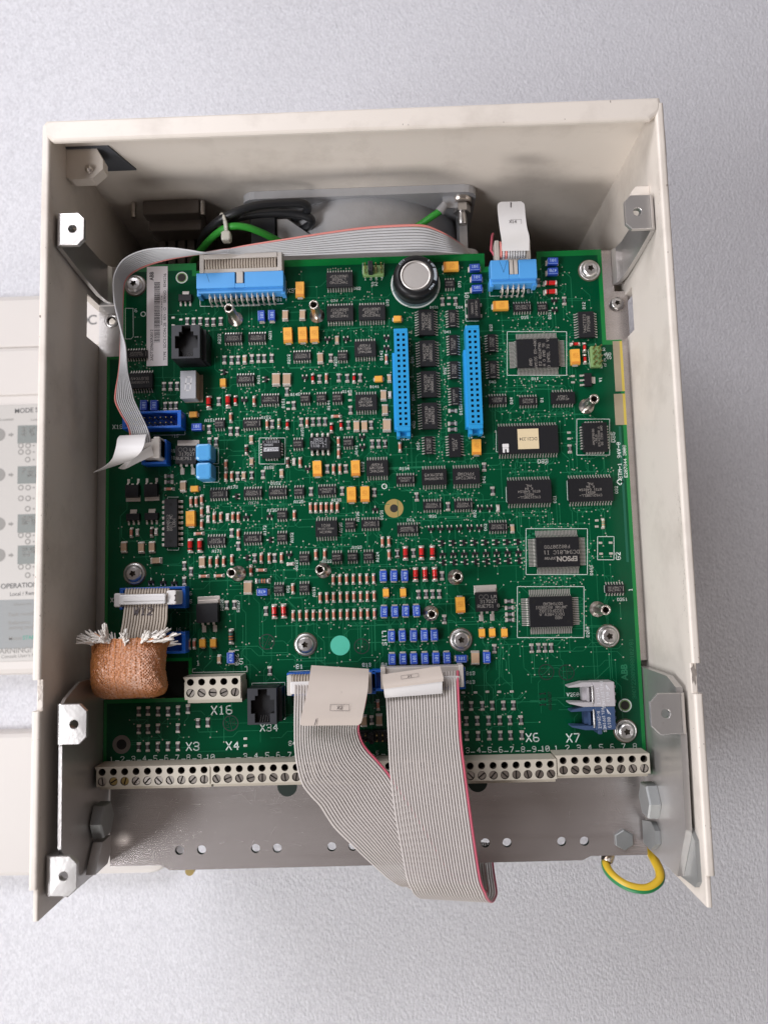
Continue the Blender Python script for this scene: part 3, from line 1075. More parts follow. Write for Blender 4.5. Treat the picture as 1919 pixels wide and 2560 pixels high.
for y, xs in ((1114, (53, 71)), (1130, (53, 71)), (1149, (70,)), (1219, (53, 71)), (1246, (53, 71)), (1272, (70,)), (1338, (53, 71)), (1354, (70,)), (1417, (53, 71)), (1438, (70,))):
    for x in xs:
        p = cpx(x, y)
        m2.lathe([(1.9, PZ), (1.9, PZ + 0.05)], p.x, p.y, 18, 0, False)
        m2.lathe([(1.1, PZ + 0.07), (1.1, PZ + 0.08)], p.x, p.y, 12, 1, False)
    p = cpx(85, y)
    m2.box(p.x - 0.6, p.x + 0.6, p.y - 0.5, p.y + 0.5, PZ, PZ + 0.03, 0)
for y in (1087, 1187, 1310, 1388):
    p = cpx(-2, y)
    m2.lathe([(4.3, PZ), (4.3, PZ + 0.05)], p.x, p.y, 24, 0, False)
    p = cpx(28, y)
    m2.add([(p.x - 1.6, p.y - .7, PZ + .03), (p.x, p.y - .7, PZ + .03), (p.x, p.y - 1.5, PZ + .03), (p.x + 1.9, p.y, PZ + .03), (p.x, p.y + 1.5, PZ + .03), (p.x, p.y + .7, PZ + .03), (p.x - 1.6, p.y + .7, PZ + .03)], [tuple(range(7))], 0)
at('key_print', m2, ['cover_ink_pale', 'cover_panel'], cov, cpx(50, 1250))
m2 = MB()
for t, x, y, h, mi, bold in (('MODE SELECTOR', 38, 1033, 3.1, 0, 0.12), ('ID-number', -5, 1053, 1.7, 1, 0), ('Local', 78, 1052, 1.5, 1, 0), ('OPERATION', 3, 1472, 3.1, 0, 0.12), ('Local / Remote', 26, 1490, 2.4, 0, 0.02),
                             ('Effective only', 36, 1514, 1.5, 1, 0), ('Fault resetting', 23, 1541, 2.4, 1, 0.02), ('Reference', 23, 1562, 2.4, 1, 0.02), ('setting mode', 23, 1574, 2.4, 1, 0.02), ('Motor', 23, 1601, 2.4, 1, 0.02),
                             ('START', 58, 1599, 2.4, 2, 0.1), ('WARNING! DANGER', -22, 1636, 3.6, 1, 0.1), ("Consult User's Manual", 4, 1646, 2.2, 1, 0)):
    p = cpx(x, y)
    font_into(m2, t, p.x, p.y, PZ + 0.06, h, mi, R(1.6), bold)
at('lettering', m2, ['cover_ink', 'cover_ink_pale', 'cover_ink_green'], cov, cpx(50, 1250))
p = U(196, 812, CZ)
for ch, dx in (('D', .5), ('C', 6.6)):
    m2 = MB()
    font_into(m2, ch, p.x + dx, p.y, CZ + 0.05, 6.5, 0, 0, 0.1)
    at('lettering', m2, ['cover_ink'], cov, p + Vector((dx, 0, 0)))

cov2 = thing('lower_cover', 'plain pale plastic cover with rounded corner lying below the printed cover', 'cover', (-110, -55, -150))
a, b = U(0, 1832, CZ), U(428, 2186, CZ)
mb = MB()
pl = [(-250, b.y), (b.x - 14, b.y)]
for k in range(6):
    t = -PI / 2 + PI / 2 * k / 5
    pl.append((b.x - 14 + 14 * math.cos(t), b.y + 14 + 14 * math.sin(t)))
pl += [(b.x, b.y + 40), (-17, b.y + 44), (-17, a.y), (-250, a.y)]
cx, cy = -130, (a.y + b.y) / 2
mb.loft([[(x, y, z) if d == 0 else (x - d * (1 if x > cx else -1), y - d * (1 if y > cy else -1), z) for x, y in pl] for z, d in ((-149.9, 0), (CZ - 4, 0), (CZ - 1.2, 1.0), (CZ, 3.2))], 0, True, False)
at('shell', mb, ['cover'], cov2, (-130, -50, -150))

# ================================================================ the circuit board
BT = 1.6
board = thing('circuit_board', 'large green circuit board packed with chips, connectors and terminals', 'circuit board', (120, 110, -BT))
OUT = [(4, 235), (39.5, 235), (39.5, 231), (80, 231), (80, 235), (179.8, 235), (179.8, 228.2), (205, 228.2), (205, 235), (236.2, 235), (236.2, 189.8), (243.5, 189.8), (243.5, -12.5),
       (-3.9, -12.5), (-3.9, 26.8), (35.5, 26.8), (35.5, 43.5), (-3.9, 43.5), (-3.9, 189.5), (4, 189.5)]


def fill(mbx, poly, z, mi):
    from mathutils.geometry import tessellate_polygon
    tri = tessellate_polygon([[Vector((x, y, 0)) for x, y in poly]])
    mbx.add([(x, y, z) for x, y in poly], [tuple(t) for t in tri], mi)


mb = MB()
fill(mb, OUT, 0.0, 0)
fill(mb, OUT, -BT, 0)
mb.loft([[(x, y, -BT) for x, y in OUT], [(x, y, 0) for x, y in OUT]], 1, True, False, False)
at('substrate', mb, ['mask_edge', 'mask_edge'], board, (120, 110, -BT))
INN = [(5.4, 231.5), (37.5, 231.5), (37.5, 228.5), (82, 228.5), (82, 231.5), (177.5, 231.5), (177.5, 225.5), (207, 225.5), (207, 232.2), (234.2, 232.2), (234.2, 187.5), (241.8, 187.5), (241.8, 1), (241.8, -10),
       (-2.4, -10), (-2.4, 25), (37, 25), (37, 45), (-2.4, 45), (-2.4, 188), (5.4, 188)]
mb = MB()
fill(mb, INN, 0.02, 0)
at('copper_plane', mb, ['mask'], board, (120, 110, 0))
for (xa, ya, xb, yb_), mm_, nm in (((1530, 853, 1551.5, 978), 'laminate', 'bare_strip'), ((1533, 985, 1559, 1062), 'laminate', 'bare_strip'), ((1545, 1066, 1571, 1405), 'mask_teal', 'inner_band')):
    a, b = U(xa, ya), U(xb, yb_)
    mb = MB()
    mb.box(a.x, (b.x if mm_ == 'mask_teal' else 243.55), b.y, a.y, -0.3, 0.045, 0)
    if mm_ == 'laminate':
        mb.box(242.4, 243.6, b.y + .02, a.y - .02, -1.5, 0.06, 1)
    at(nm, mb, [mm_, 'laminate_edge'], board, (a.x, a.y, 0))

S4 = 400.0 / 1658.0
TILES = {'A': (250, 600), 'A2': (250, 950), 'A3': (250, 1300), 'A4': (220, 1650), 'B': (600, 600), 'B2': (600, 950), 'B3': (600, 1300), 'B4': (600, 1650),
         'C': (950, 600), 'C2': (950, 950), 'C3': (950, 1300), 'C4': (950, 1650), 'D': (1250, 600), 'D2': (1250, 950), 'D3': (1250, 1300), 'D4': (1300, 1650)}


def tp(t, x, y):
    ox, oy = TILES[t]
    return ox + x * S4, oy + y * S4


def TU(t, x, y, z=0.0):
    return U(*tp(t, x, y), z)


OCC = []            # footprints (x0, x1, y0, y1)
PINS = []           # pin tips and outward directions
CACHE = {}


def gull(mbx, x, y, dx, dy, w, zb, l0, l1, mi=0):
    """one gull-wing lead: from the body side at (x, y), out along (dx, dy), l0 to the knee, l1 to the tip"""
    px, py = -dy * w / 2, dx * w / 2
    pts = [(-0.05, zb), (l0 * 0.55, zb), (l0, 0.22), (l1, 0.16)]
    th = 0.16
    rings = []
    for d, z in pts:
        X, Y = x + dx * d, y + dy * d
        rings.append([(X + px, Y + py, z - th / 2), (X - px, Y - py, z - th / 2), (X - px, Y - py, z + th / 2), (X + px, Y + py, z + th / 2)])
    mbx.loft(rings, mi)
    X, Y = x + dx * (l1 + 0.25), y + dy * (l1 + 0.25)
    b = w * 0.62
    q = (l1 - l0) * 0.9 + 0.4
    mbx.add([(X - dy * b, Y + dx * b, 0.05), (X + dy * b, Y - dx * b, 0.05), (X - dx * q + dy * b, Y - dy * q - dx * b, 0.07), (X - dx * q - dy * b, Y - dy * q + dx * b, 0.07)], [(0, 1, 2, 3)], mi)


CHIPS = {  # pins per side, pitch, body length, body width, height, lead span, knee
    'so8': (4, 1.27, 4.9, 3.9, 1.55, 6.3), 'so14': (7, 1.27, 8.7, 3.9, 1.55, 6.3), 'so16': (8, 1.27, 9.9, 3.9, 1.55, 6.3), 'sm16': (8, 1.27, 11.4, 5.7, 1.9, 8.4),
    'sw16': (8, 1.27, 10.3, 7.5, 2.45, 10.9), 'sw18': (9, 1.27, 11.7, 7.5, 2.45, 10.9), 'sw20': (10, 1.27, 12.8, 7.5, 2.45, 10.9), 'sop32': (16, 1.27, 20.6, 11.0, 2.8, 14.4), 'sop44': (22, 1.27, 28.3, 13.2, 2.8, 16.6)}
PRINT = {'so8': ('OP177', 'A8809'), 'so14': ('LM339DG', 'P4A733'), 'so16': ('26LS32AC', '7AAN4XM'), 'sm16': ('4516FLF', 'C4524'), 'sw16': ('MM74HC', '4051WM', 'F43AF'), 'sw18': ('ULN2803AG', 'BUSYK49'),
         'sw20': ('74HC374D', 'L7H5X0', 'UNG0751F'), 'sop32': ('CY62128ELL-', '45SXI', '0731 640154', 'K 04', 'PHL'), 'sop44': ()}
SP = {'DG413': ('AD7417', '311DRG'), }


def chip_mesh(kind, txt):
    key = (kind, txt)
    if key in CACHE:
        return CACHE[key]
    n, pit, L, Wd, h, span = CHIPS[kind]
    b = MB()
    zb = h * 0.48 + 0.1
    # body in two drafted halves
    b.box(-L / 2 + .12, L / 2 - .12, -Wd / 2 + .12, Wd / 2 - .12, 0.12, zb, 0)
    b.v[-4:] = [(-L / 2, -Wd / 2, zb), (L / 2, -Wd / 2, zb), (L / 2, Wd / 2, zb), (-L / 2, Wd / 2, zb)]
    b.box(-L / 2, L / 2, -Wd / 2, Wd / 2, zb, h, 0, 0.14)
    b.lathe([(0.28 if h < 2 else 0.5, h + 0.005), (0.02, h + 0.006)], L / 2 - (0.75 if h < 2 else 1.3), Wd / 2 - (0.75 if h < 2 else 1.3), 12, 1, False)
    l = MB()
    ex = (span - Wd) / 2
    for i in range(n):
        x = (i - (n - 1) / 2) * pit
        gull(l, x, Wd / 2, 0, 1, 0.44, zb, ex * 0.5, ex - 0.2)
        gull(l, x, -Wd / 2, 0, -1, 0.44, zb, ex * 0.5, ex - 0.2)
    p = MB()
    k = len(txt)
    if k:
        th = min(Wd * 0.62 / (k * 1.35), 1.35 if Wd > 6 else 0.95)
        for i, t in enumerate(txt):
            hh = min(th, (L * 0.74) / (len(t) * 0.95))
            p.text(t, -0.3, (i - (k - 1) / 2) * th * 1.35, h + 0.012, hh, 0.13, 0, PI)
        if kind in ('so14', 'so16'):
            p.line([(L / 2 - 0.62, -Wd * 0.28), (L / 2 - 0.62, Wd * 0.28)], h + 0.012, 0.22)
    r = (b.mesh('chip', ['epoxy', 'black_void']), l.mesh('leads', ['lead_metal']), p.mesh('print', ['chip_print']) if k else None)
    CACHE[key] = r
    return r


def chip(kind, t, x, y, vert=False, txt=None):
    n, pit, L, Wd, h, span = CHIPS[kind]
    c = TU(t, x, y, h)
    b, l, p = chip_mesh(kind, txt if txt is not None else PRINT[kind])
    rz = -PI / 2 if vert else 0.0
    o = link('chip', b, board, (c.x, c.y, 0.0), rz + random.uniform(-.006, .006))
    tag(sub('leads', l, o), None, None, kind='stuff')
    if p:
        sub('print', p, o)
    a, d = (span / 2, L / 2) if vert else (L / 2, span / 2)
    OCC.append((c.x - a, c.x + a, c.y - d, c.y + d))
    for i in range(n):
        q = (i - (n - 1) / 2) * pit
        for s in (-1, 1):
            PINS.append((c.x + s * span / 2, c.y + q, s, 0) if vert else (c.x + q, c.y + s * span / 2, 0, s))
    return o


def small(name, key, build, mats, t, x, y, h, rz, fx, fy, pins=True, pos=None):
    if key not in CACHE:
        m_ = MB()
        build(m_)
        CACHE[key] = m_.mesh(name, mats)
    c = pos or TU(t, x, y, h)
    if abs(math.sin(rz)) > 0.5:
        fx, fy = fy, fx
    o = link(name, CACHE[key], board, (c.x, c.y, 0.0), rz + random.uniform(-.03, .03))
    OCC.append((c.x - fx, c.x + fx, c.y - fy, c.y + fy))
    if pins:
        if fx > fy:
            PINS.extend([(c.x - fx, c.y, -1, 0), (c.x + fx, c.y, 1, 0)])
        else:
            PINS.extend([(c.x, c.y - fy, 0, -1), (c.x, c.y + fy, 0, 1)])
    return o


def pads(m_, L, w, mi, g=0.55):          # solder lands under both ends (part lies along y)
    for s in (-1, 1):
        y0, y1 = sorted((s * (L / 2 - g), s * (L / 2 + g)))
        m_.cbox(-w / 2, w / 2, y0, y1, 0.03, 0.16, 0.06, mi)


def b_res(L, w, h, dig):
    def f(m_):
        pads(m_, L, w + 0.3, 1, 0.5)
        m_.box(-w / 2, w / 2, -L / 2 + .42, L / 2 - .42, 0.06, h, 0)
        for s in (-1, 1):
            y0, y1 = sorted((s * (L / 2 - .62), s * L / 2))
            m_.cbox(-w / 2 - .02, w / 2 + .02, y0, y1, 0.05, h + 0.03, 0.08, 1)
        m_.text(dig, 0, 0, h + 0.012, 0.72, 0.16, 2, PI / 2)
    return f


def res(t, x, y, rz=0.0):
    d = random.choice(('100', '104', '223', '511', '681', '102', '330'))
    small('resistor', ('res', d), b_res(3.3, 1.65, 0.6, d), ['res_black', 'tin', 'res_mark'], t, x, y, 0.6, rz, 0.95, 2.1)


def b_cap(L, w, h):
    def f(m_):
        pads(m_, L, w + 0.3, 1, 0.5)
        m_.cbox(-w / 2, w / 2, -L / 2 + .35, L / 2 - .35, 0.06, h, 0.1, 0)
        for s in (-1, 1):
            y0, y1 = sorted((s * (L / 2 - .55), s * L / 2))
            m_.cbox(-w / 2 - .03, w / 2 + .03, y0, y1, 0.05, h + 0.03, 0.12, 1)
    return f


def cap(t, x, y, rz=0.0, size=0):
    L, w, h, mm_ = ((3.3, 1.6, 1.1, 'ceramic_tan'), (4.6, 2.6, 1.4, 'ceramic_tan'), (5.5, 3.6, 1.7, 'ceramic_tan'), (2.6, 1.35, 0.9, 'ceramic_grey'))[size]
    small('capacitor', ('cap', size), b_cap(L, w, h), [mm_, 'tin'], t, x, y, h, rz, w / 2 + .2, L / 2 + .5)


def b_melf(L, r, bands, glass=False):
    def f(m_):
        pads(m_, L, r * 2 + 0.1, 1, 0.5)
        m_.T = Matrix.Translation((0, 0, r + 0.08))
        e = L / 2
        m_.lathe([(r * .92, -e + .5), (r * .92, e - .5)], 0, 0, 14, 0, True, 'y', False)
        for s in (-1, 1):
            m_.lathe([(r * .6, s * e), (r, s * (e - .12)), (r, s * (e - .68)), (r * .9, s * (e - .78))], 0, 0, 14, 1, True, 'y')
        for k, (p_, w_) in enumerate(bands):
            m_.lathe([(r * .95, p_ - w_ / 2), (r * .95, p_ + w_ / 2)], 0, 0, 14, 2 + k % 3, True, 'y', False)
        m_.T = None
    return f


def melf(t, x, y, rz=0.0, kind='pink'):
    if kind == 'pink':
        small('resistor', 'melf', b_melf(4.1, 0.74, [(-.75, .24), (-.25, .24), (.25, .24), (.8, .22)]), ['melf_pink', 'tin', 'melf_band', 'melf_band', 'melf_band'], t, x, y, 1.5, rz, .85, 2.4)
    elif kind == 'green':
        small('resistor', 'melfg', b_melf(4.1, 0.74, [(-.6, .22), (0, .22), (.6, .22)]), ['melf_green', 'tin', 'band_orange', 'band_green', 'melf_band'], t, x, y, 1.5, rz, .85, 2.4)
    elif kind == 'dark':
        small('resistor', 'melfd', b_melf(4.1, 0.74, [(-.6, .22), (0.5, .22)]), ['melf_dark', 'tin', 'melf_band', 'melf_band', 'melf_band'], t, x, y, 1.5, rz, .85, 2.4)
    elif kind == 'big':
        small('resistor', 'melfb', b_melf(6.2, 1.15, [(-1.1, .35), (0.1, .4), (1.2, .5)]), ['melf_dark', 'tin', 'band_orange', 'band_orange', 'band_green'], t, x, y, 2.3, rz, 1.3, 3.5)
    elif kind == 'd':
        small('diode', 'dio', b_melf(4.1, 0.78, [(0.95, .5)]), ['diode_red', 'tin', 'diode_black', 'diode_black', 'diode_black'], t, x, y, 1.6, rz, .9, 2.4)
    else:
        small('diode', 'DIO', b_melf(5.8, 1.2, [(-1.35, .55)]), ['diode_red', 'tin', 'diode_black', 'diode_black', 'diode_black'], t, x, y, 2.4, rz, 1.4, 3.3)


def b_tant(L, w, h, txt):
    def f(m_):
        pads(m_, L, w * .62, 1, 0.55)
        m_.box(-w / 2, w / 2, -L / 2, L / 2, 0.15, h * .5, 0, 0.0)
        m_.box(-w / 2, w / 2, -L / 2, L / 2, h * .5, h, 0, 0.16)
        m_.box(-w / 2 + .17, w / 2 - .17, -L / 2 + .17, -L / 2 + .17 + L * .13, h, h + .012, 2)
        for s in (-1, 1):
            y0, y1 = sorted((s * L / 2, s * (L / 2 + .12)))
            m_.box(-w * .3, w * .3, y0, y1, 0.1, h * .55, 1)
        if txt:
            for i, q in enumerate(txt):
                m_.text(q, (i - .5) * 1.3, 0.3, h + .012, 1.0, 0.13, 3, PI / 2)
    return f


def tant(t, x, y, rz=0.0, size='D'):
    L, w, h, tx = {'D': (7.3, 4.3, 2.8, ('106', '25V')), 'B': (3.9, 2.9, 1.9, None)}[size]
    small('tantalum_capacitor', ('tant', size), b_tant(L, w, h, tx), ['tant', 'tin', 'tant_band', 'tant_band'], t, x, y, h, rz, w / 2 + .2, L / 2 + .6)


def b_coil(txt):
    def f(m_):
        L, w, h = 4.9, 3.3, 3.0
        pads(m_, L, 2.6, 1, 0.65)
        m_.cbox(-w / 2, w / 2, -L / 2, L / 2, 0.2, h, 0.16, 0)
        for s in (-1, 1):
            y0, y1 = sorted((s * L / 2, s * (L / 2 + .14)))
            m_.cbox(-1.2, 1.2, y0, y1, 0.1, 1.9, .05, 1)
        m_.line([(-w / 2 + .35, -L / 2 + .35), (-w / 2 + .35, L / 2 - .35)], h + .012, .12, 2)
        m_.text(txt, 0.25, 0, h + .012, 1.25, 0.15, 2, PI / 2)
    return f


def coil(t, x, y, rz=0.0, txt='101'):
    small('inductor', ('coil', txt), b_coil(txt), ['coil_blue', 'tin', 'coil_print'], t, x, y, 3.0, rz, 1.9, 3.0)


def b_sot(m_):     # lone lead towards +y
    m_.box(-1.45, 1.45, -.65, .65, 0.12, 1.0, 0, .12)
    for x, s in ((0, 1), (-.95, -1), (.95, -1)):
        gull(m_, x, s * .65, 0, s, .42, .55, .35, .75, 1)
        m_.lathe([(.42, .03), (.36, .2), (.1, .3)], x, s * 1.45, 8, 1)


def sot(t, x, y, d):
    rz = {'u': 0, 'd': PI, 'l': PI / 2, 'r': -PI / 2}[d]
    small('transistor', 'sot', b_sot, ['epoxy', 'tin'], t, x, y, 1.0, rz, 1.6, 1.9)


def b_s223(m_):
    m_.box(-3.25, 3.25, -1.75, 1.75, 0.1, 1.7, 0, .2)
    m_.box(-1.5, 1.5, 1.7, 2.6, .5, .75, 1)
    m_.box(-1.6, 1.6, 2.5, 3.6, .06, .3, 1)
    for x in (-2.3, 0, 2.3):
        gull(m_, x, -1.75, 0, -1, .75, .7, .7, 1.7, 1)


def s223(t, x, y, rz=0.0):
    small('transistor', 's223', b_s223, ['epoxy', 'tin'], t, x, y, 1.7, rz, 3.4, 3.8, False)


def b_dpak(big):
    def f(m_):
        w, L, h = (10.1, 8.9, 4.4) if big else (6.6, 6.1, 2.4)
        m_.box(-w / 2, w / 2, -L / 2, L / 2, .1, h, 0, .18)
        m_.cbox(-w * .52, w * .52, L / 2 - 1.0, L / 2 + (3.2 if big else 1.8), .04, .22, .08, 1)
        m_.box(-w * .48, w * .48, L / 2 - .2, L / 2 + (1.7 if big else .9), .1, 1.4 if big else .6, 1, .25, .3)
        for x in ((-2.54, 2.54) if big else (-2.3, 2.3)):
            gull(m_, x, -L / 2, 0, -1, 1.1 if big else .8, h * .55, 1.5 if big else .9, 3.6 if big else 2.4, 1)
            m_.cbox(x - (.95 if big else .6), x + (.95 if big else .6), -L / 2 - (4.4 if big else 2.9), -L / 2 - (1.4 if big else 1.0), .03, .14, .06, 1)
        m_.box(-.6, .6, -L / 2 - (.9 if big else .5), -L / 2, h * .45, h * .55, 1)
    return f


def dpak(t, x, y, rz=0.0, big=False, txt=None):
    o = small('regulator', ('dpak', big), b_dpak(big), ['epoxy', 'tin'], t, x, y, 4.4 if big else 2.4, rz, 5.3 if big else 3.5, 8 if big else 5, False)
    if txt:
        p = MB()
        for i, q in enumerate(txt):
            p.text(q, 0.6, 2.3 - i * 2.1, 4.42, 1.35, .13, 0)
        for k in range(24):
            a0, a1 = 2 * PI * k / 24, 2 * PI * (k + 1) / 24
            for cx in (-2.6, -0.2):
                p.line([(cx + .95 * math.cos(a0), 2.3 + .95 * math.sin(a0)), (cx + .95 * math.cos(a1), 2.3 + .95 * math.sin(a1))], 4.42, .13)
        sub('print', p.mesh('print', ['chip_print']), o)


def b_pad(m_):
    m_.cbox(-.85, .85, -.5, .5, .03, .22, .12, 0)


def pad(t, x, y):
    small('solder_pad', 'pad', b_pad, ['tin'], t, x, y, 0.1, 0, 1.0, .6, False)


H = PI / 2
# --- chips
for k, t, x, y, *tx in (
        ('so14', 'A', 1380, 1015), ('so14', 'A', 1505, 1440), ('so16', 'A', 385, 1180), ('sw18', 'A', 420, 1455), ('so8', 'A2', 1240, 455), ('so14', 'A2', 1230, 1180, ('4051DT', 'TI0J4A')),
        ('so14', 'A3', 1205, 215, ('HEF4316', '5474T')), ('so14', 'B3', 130, 190, ('HEF4316', '5474T')), ('sw20', 'B', 1030, 408), ('sw20', 'B', 1035, 755), ('sw20', 'B', 1365, 748), ('so14', 'B', 175, 1010), ('sw16', 'B', 1295, 1125),
        ('so14', 'B', 640, 1200), ('so8', 'B', 1062, 1200), ('so14', 'B2', 310, 200, ('74HC4066D', 'L7H5P1')), ('so8', 'B2', 675, 190), ('so8', 'B2', 842, 185), ('so8', 'B2', 1007, 182),
        ('sw16', 'B2', 1305, 228), ('so14', 'B2', 122, 450, ('LM348', 'A2CNHLM')), ('so8', 'B2', 600, 660), ('so8', 'B2', 1120, 645), ('sw16', 'B2', 1420, 910), ('so14', 'B2', 130, 1170), ('so14', 'B2', 390, 1160, ('74HC4066D', 'L7H5P1')),
        ('so8', 'B2', 610, 1155), ('so14', 'B2', 900, 1145, ('LM348', 'A2CNHLM')), ('so8', 'B2', 435, 1395), ('sw16', 'B2', 893, 1540, ('MAXIM', 'MAX512BCWE', '0821')), ('so8', 'B2', 1140, 1500), ('so14', 'B2', 1350, 1490, ('74AC109', 'F0474B')),
        ('so8', 'B3', 435, 180), ('so8', 'B3', 665, 395), ('so8', 'B3', 1003, 385), ('so8', 'B3', 1165, 380), ('so8', 'B3', 1330, 375), ('so8', 'B3', 402, 715), ('so8', 'B3', 665, 705),
        ('so8', 'C', 720, 450), ('so14', 'C', 1470, 695, ('74HC74D', 'L7H07101')), ('so14', 'C2', 262, 1030, ('LM348', 'A2CNHLM')), ('sw18', 'C2', 560, 1003), ('sw20', 'C2', 892, 993, ('74ACT245', 'FPH7AB')),
        ('so14', 'C2', 540, 1300), ('so14', 'C2', 862, 1295), ('so16', 'C2', 285, 1545), ('so14', 'C2', 1220, 1520, ('74HC14D', 'L7N7101')), ('so8', 'D', 437, 695), ('so14', 'C2', 1217, 205, ('ACT02', 'PHP037')),
        ('so14', 'D2', 290, 215, ('ACT74G', 'PHP037')), ('sm16', 'D2', 650, 183), ('sop32', 'D2', 302, 1155), ('sop32', 'D2', 938, 1135), ('sop44', 'D2', 288, 615), ('so14', 'D3', 1187, 713, ('74HC74D', 'L7H07101'))):
    chip(k, t, x, y, False, tx[0] if tx else None)
for k, t, x, y, *tx in (
        ('sw20', 'C', 478, 850, ('74HC373D', 'L7C452', 'UNG0811C')), ('sw20', 'C', 490, 1172, ('74HC373D', 'L7C452', 'UNG0811C')), ('sw20', 'C', 503, 1492, ('74HC373D', 'L7C452', 'UNG0811C')), ('sw20', 'C2', 513, 370),
        ('so14', 'C', 748, 810, ('74AC32', 'FP2MD')), ('so16', 'C', 757, 1085, ('74AC138', 'F7MSP')), ('so14', 'C', 765, 1345, ('74AC32', 'FP2MD')), ('so14', 'C2', 775, 167, ('HEF4093', 'BT')), ('so14', 'C', 1155, 1065, ('74AC00', 'FP7MD')),
        ('so14', 'C', 1165, 1340, ('74AC08', 'FP7MD')), ('so14', 'C2', 502, 675, ('74HC14D', 'L7N7101')), ('sm16', 'C2', 773, 675), ('sw20', 'D', 892, 873, ('74ACT373', 'FPH3AB'))):
    chip(k, t, x, y, True, tx[0] if tx else None)
# --- chip resistors
for t, pts in {
    'A': '902,845 970,845 1038,840 1108,848 1175,848 1250,840 1288,1240 1363,1243 1430,1240 1573,1230 662,1515 730,1515 797,1513',
    'A2': '675,270 732,270 785,268 1230,220 1130,510 1352,530 1420,530 1133,640 1202,640 1425,995 1487,993 1570,988 1363,1585',
    'A3': '1433,270 1603,398 872,475 942,535 872,635 1312,885 1390,880',
    'A4': '525,535 620,530 725,535 828,535 932,522 1035,510 525,720 620,718 723,710 930,708 525,905 617,905 722,900 827,897 930,898 1138,655 1240,650',
    'B': '122,1225 190,1225 250,1225 327,1222 940,1220 823,1438 1022,1425 1110,1430 1243,1425 485,1570',
    'B2': '555,262 1143,310 332,455 633,435 755,432 818,430 880,430 1122,465 1357,465 1368,660 1435,660 1500,660 120,988 237,978 903,920 1095,918 735,1155 1057,1150 1390,1165',
    'B3': '150,395 357,393 1628,348 267,945 307,1565', 'B4': '1362,625',
    'C': '645,635 780,632', 'C2': '50,660 1077,900 378,1210 703,1310 1165,1150', 'C3': '178,348 345,343 640,578 397,772 475,770 543,768 612,768 665,1030 1183,1335',
    'C4': '838,480 942,478 1057,478 1160,475 1277,473 1380,472 892,635 1005,632 1122,630 1238,628 1343,627 1457,625 897,790 1013,788 1130,785 1245,785 1350,783 1467,782',
    'D': '392,438 663,628', 'D2': '720,712', 'D3': '325,1330 397,1325 463,1325 527,1325'}.items():
    for q in pts.split():
        res(t, *map(float, q.split(',')))
for t, pts in {'A2': '712,995 712,1055', 'C2': '752,318 748,450 748,512', 'C3': '1335,842 1338,910 1343,978 1345,1035'}.items():
    for q in pts.split():
        res(t, *map(float, q.split(',')), H)
# --- cylindrical resistors
for t, pts in {
    'A2': '1595,215 1352,385 1300,875 1300,995 1362,995 938,1260 993,1258 1050,1240 1050,1365 1050,1495 1180,1425 1248,1420 1373,1420 1430,1420 1430,1595 320,1580',
    'A3': '1138,432 1208,430 1278,428 1363,412 1560,520 917,1290 972,1285', 'B': '1515,1225 893,1425',
    'B2': '143,210 278,455 693,435 1018,635 1020,755 620,850 967,920 1033,918 728,1322 783,1322 838,1320 893,1318 948,1317 1005,1315 560,1400',
    'B3': '1473,225 1540,222 217,395 300,395 427,390 783,358 875,352 1543,360 110,525 545,712 ' + ' '.join('%d,%d' % (963 + 70 * i, 618 - i * 1.6) for i in range(7)) + ' ' + ' '.join('%d,%d' % (828 + 70 * i, 806 - i * 2) for i in range(9)) + ' ' + ' '.join('%d,%d' % (548 + 70.3 * i, 993 - i * 1.6) for i in range(13)),
    'B4': '1427,470', 'C2': '205,690'}.items():
    for q in pts.split():
        melf(t, *map(float, q.split(',')))
for t, x, y in (('A2', 712, 1125), ('A2', 1020, 1590), ('A3', 1072, 582), ('A3', 1230, 577), ('B2', 995, 372), ('B3', 215, 518)):
    melf(t, x, y, H)
for t, x, y, k, rz in (('A2', 1512, 720, 'dark', 0), ('B2', 490, 850, 'dark', 0), ('B2', 400, 448, 'green', 0), ('D2', 1068, 1485, 'green', 0), ('A2', 530, 1575, 'dark', 0), ('A3', 1352, 1210, 'big', 0), ('B3', 228, 632, 'big', H),
                       ('A2', 1400, 205, 'd', 0), ('B', 752, 1428, 'd', 0), ('B', 1180, 1425, 'd', 0), ('B2', 488, 455, 'd', 0), ('B2', 945, 490, 'd', 0), ('B2', 1045, 460, 'd', 0), ('D', 780, 1072, 'd', H), ('D', 875, 1105, 'd', 0), ('D', 880, 1225, 'd', 0),
                       ('A2', 1120, 225, 'D', 0), ('A2', 1320, 210, 'D', 0), ('A3', 928, 265, 'D', 0), ('A3', 1028, 262, 'D', 0), ('B3', 350, 950, 'D', 0), ('B3', 448, 945, 'D', 0), ('C3', 262, 343, 'D', 0), ('C3', 428, 338, 'D', 0),
                       ('C3', 542, 335, 'D', 0), ('C3', 367, 565, 'D', 0), ('C3', 465, 562, 'D', 0), ('C3', 567, 560, 'D', 0), ('D', 525, 435, 'D', -H), ('D', 525, 525, 'D', -H)):
    melf(t, x, y, rz, k)
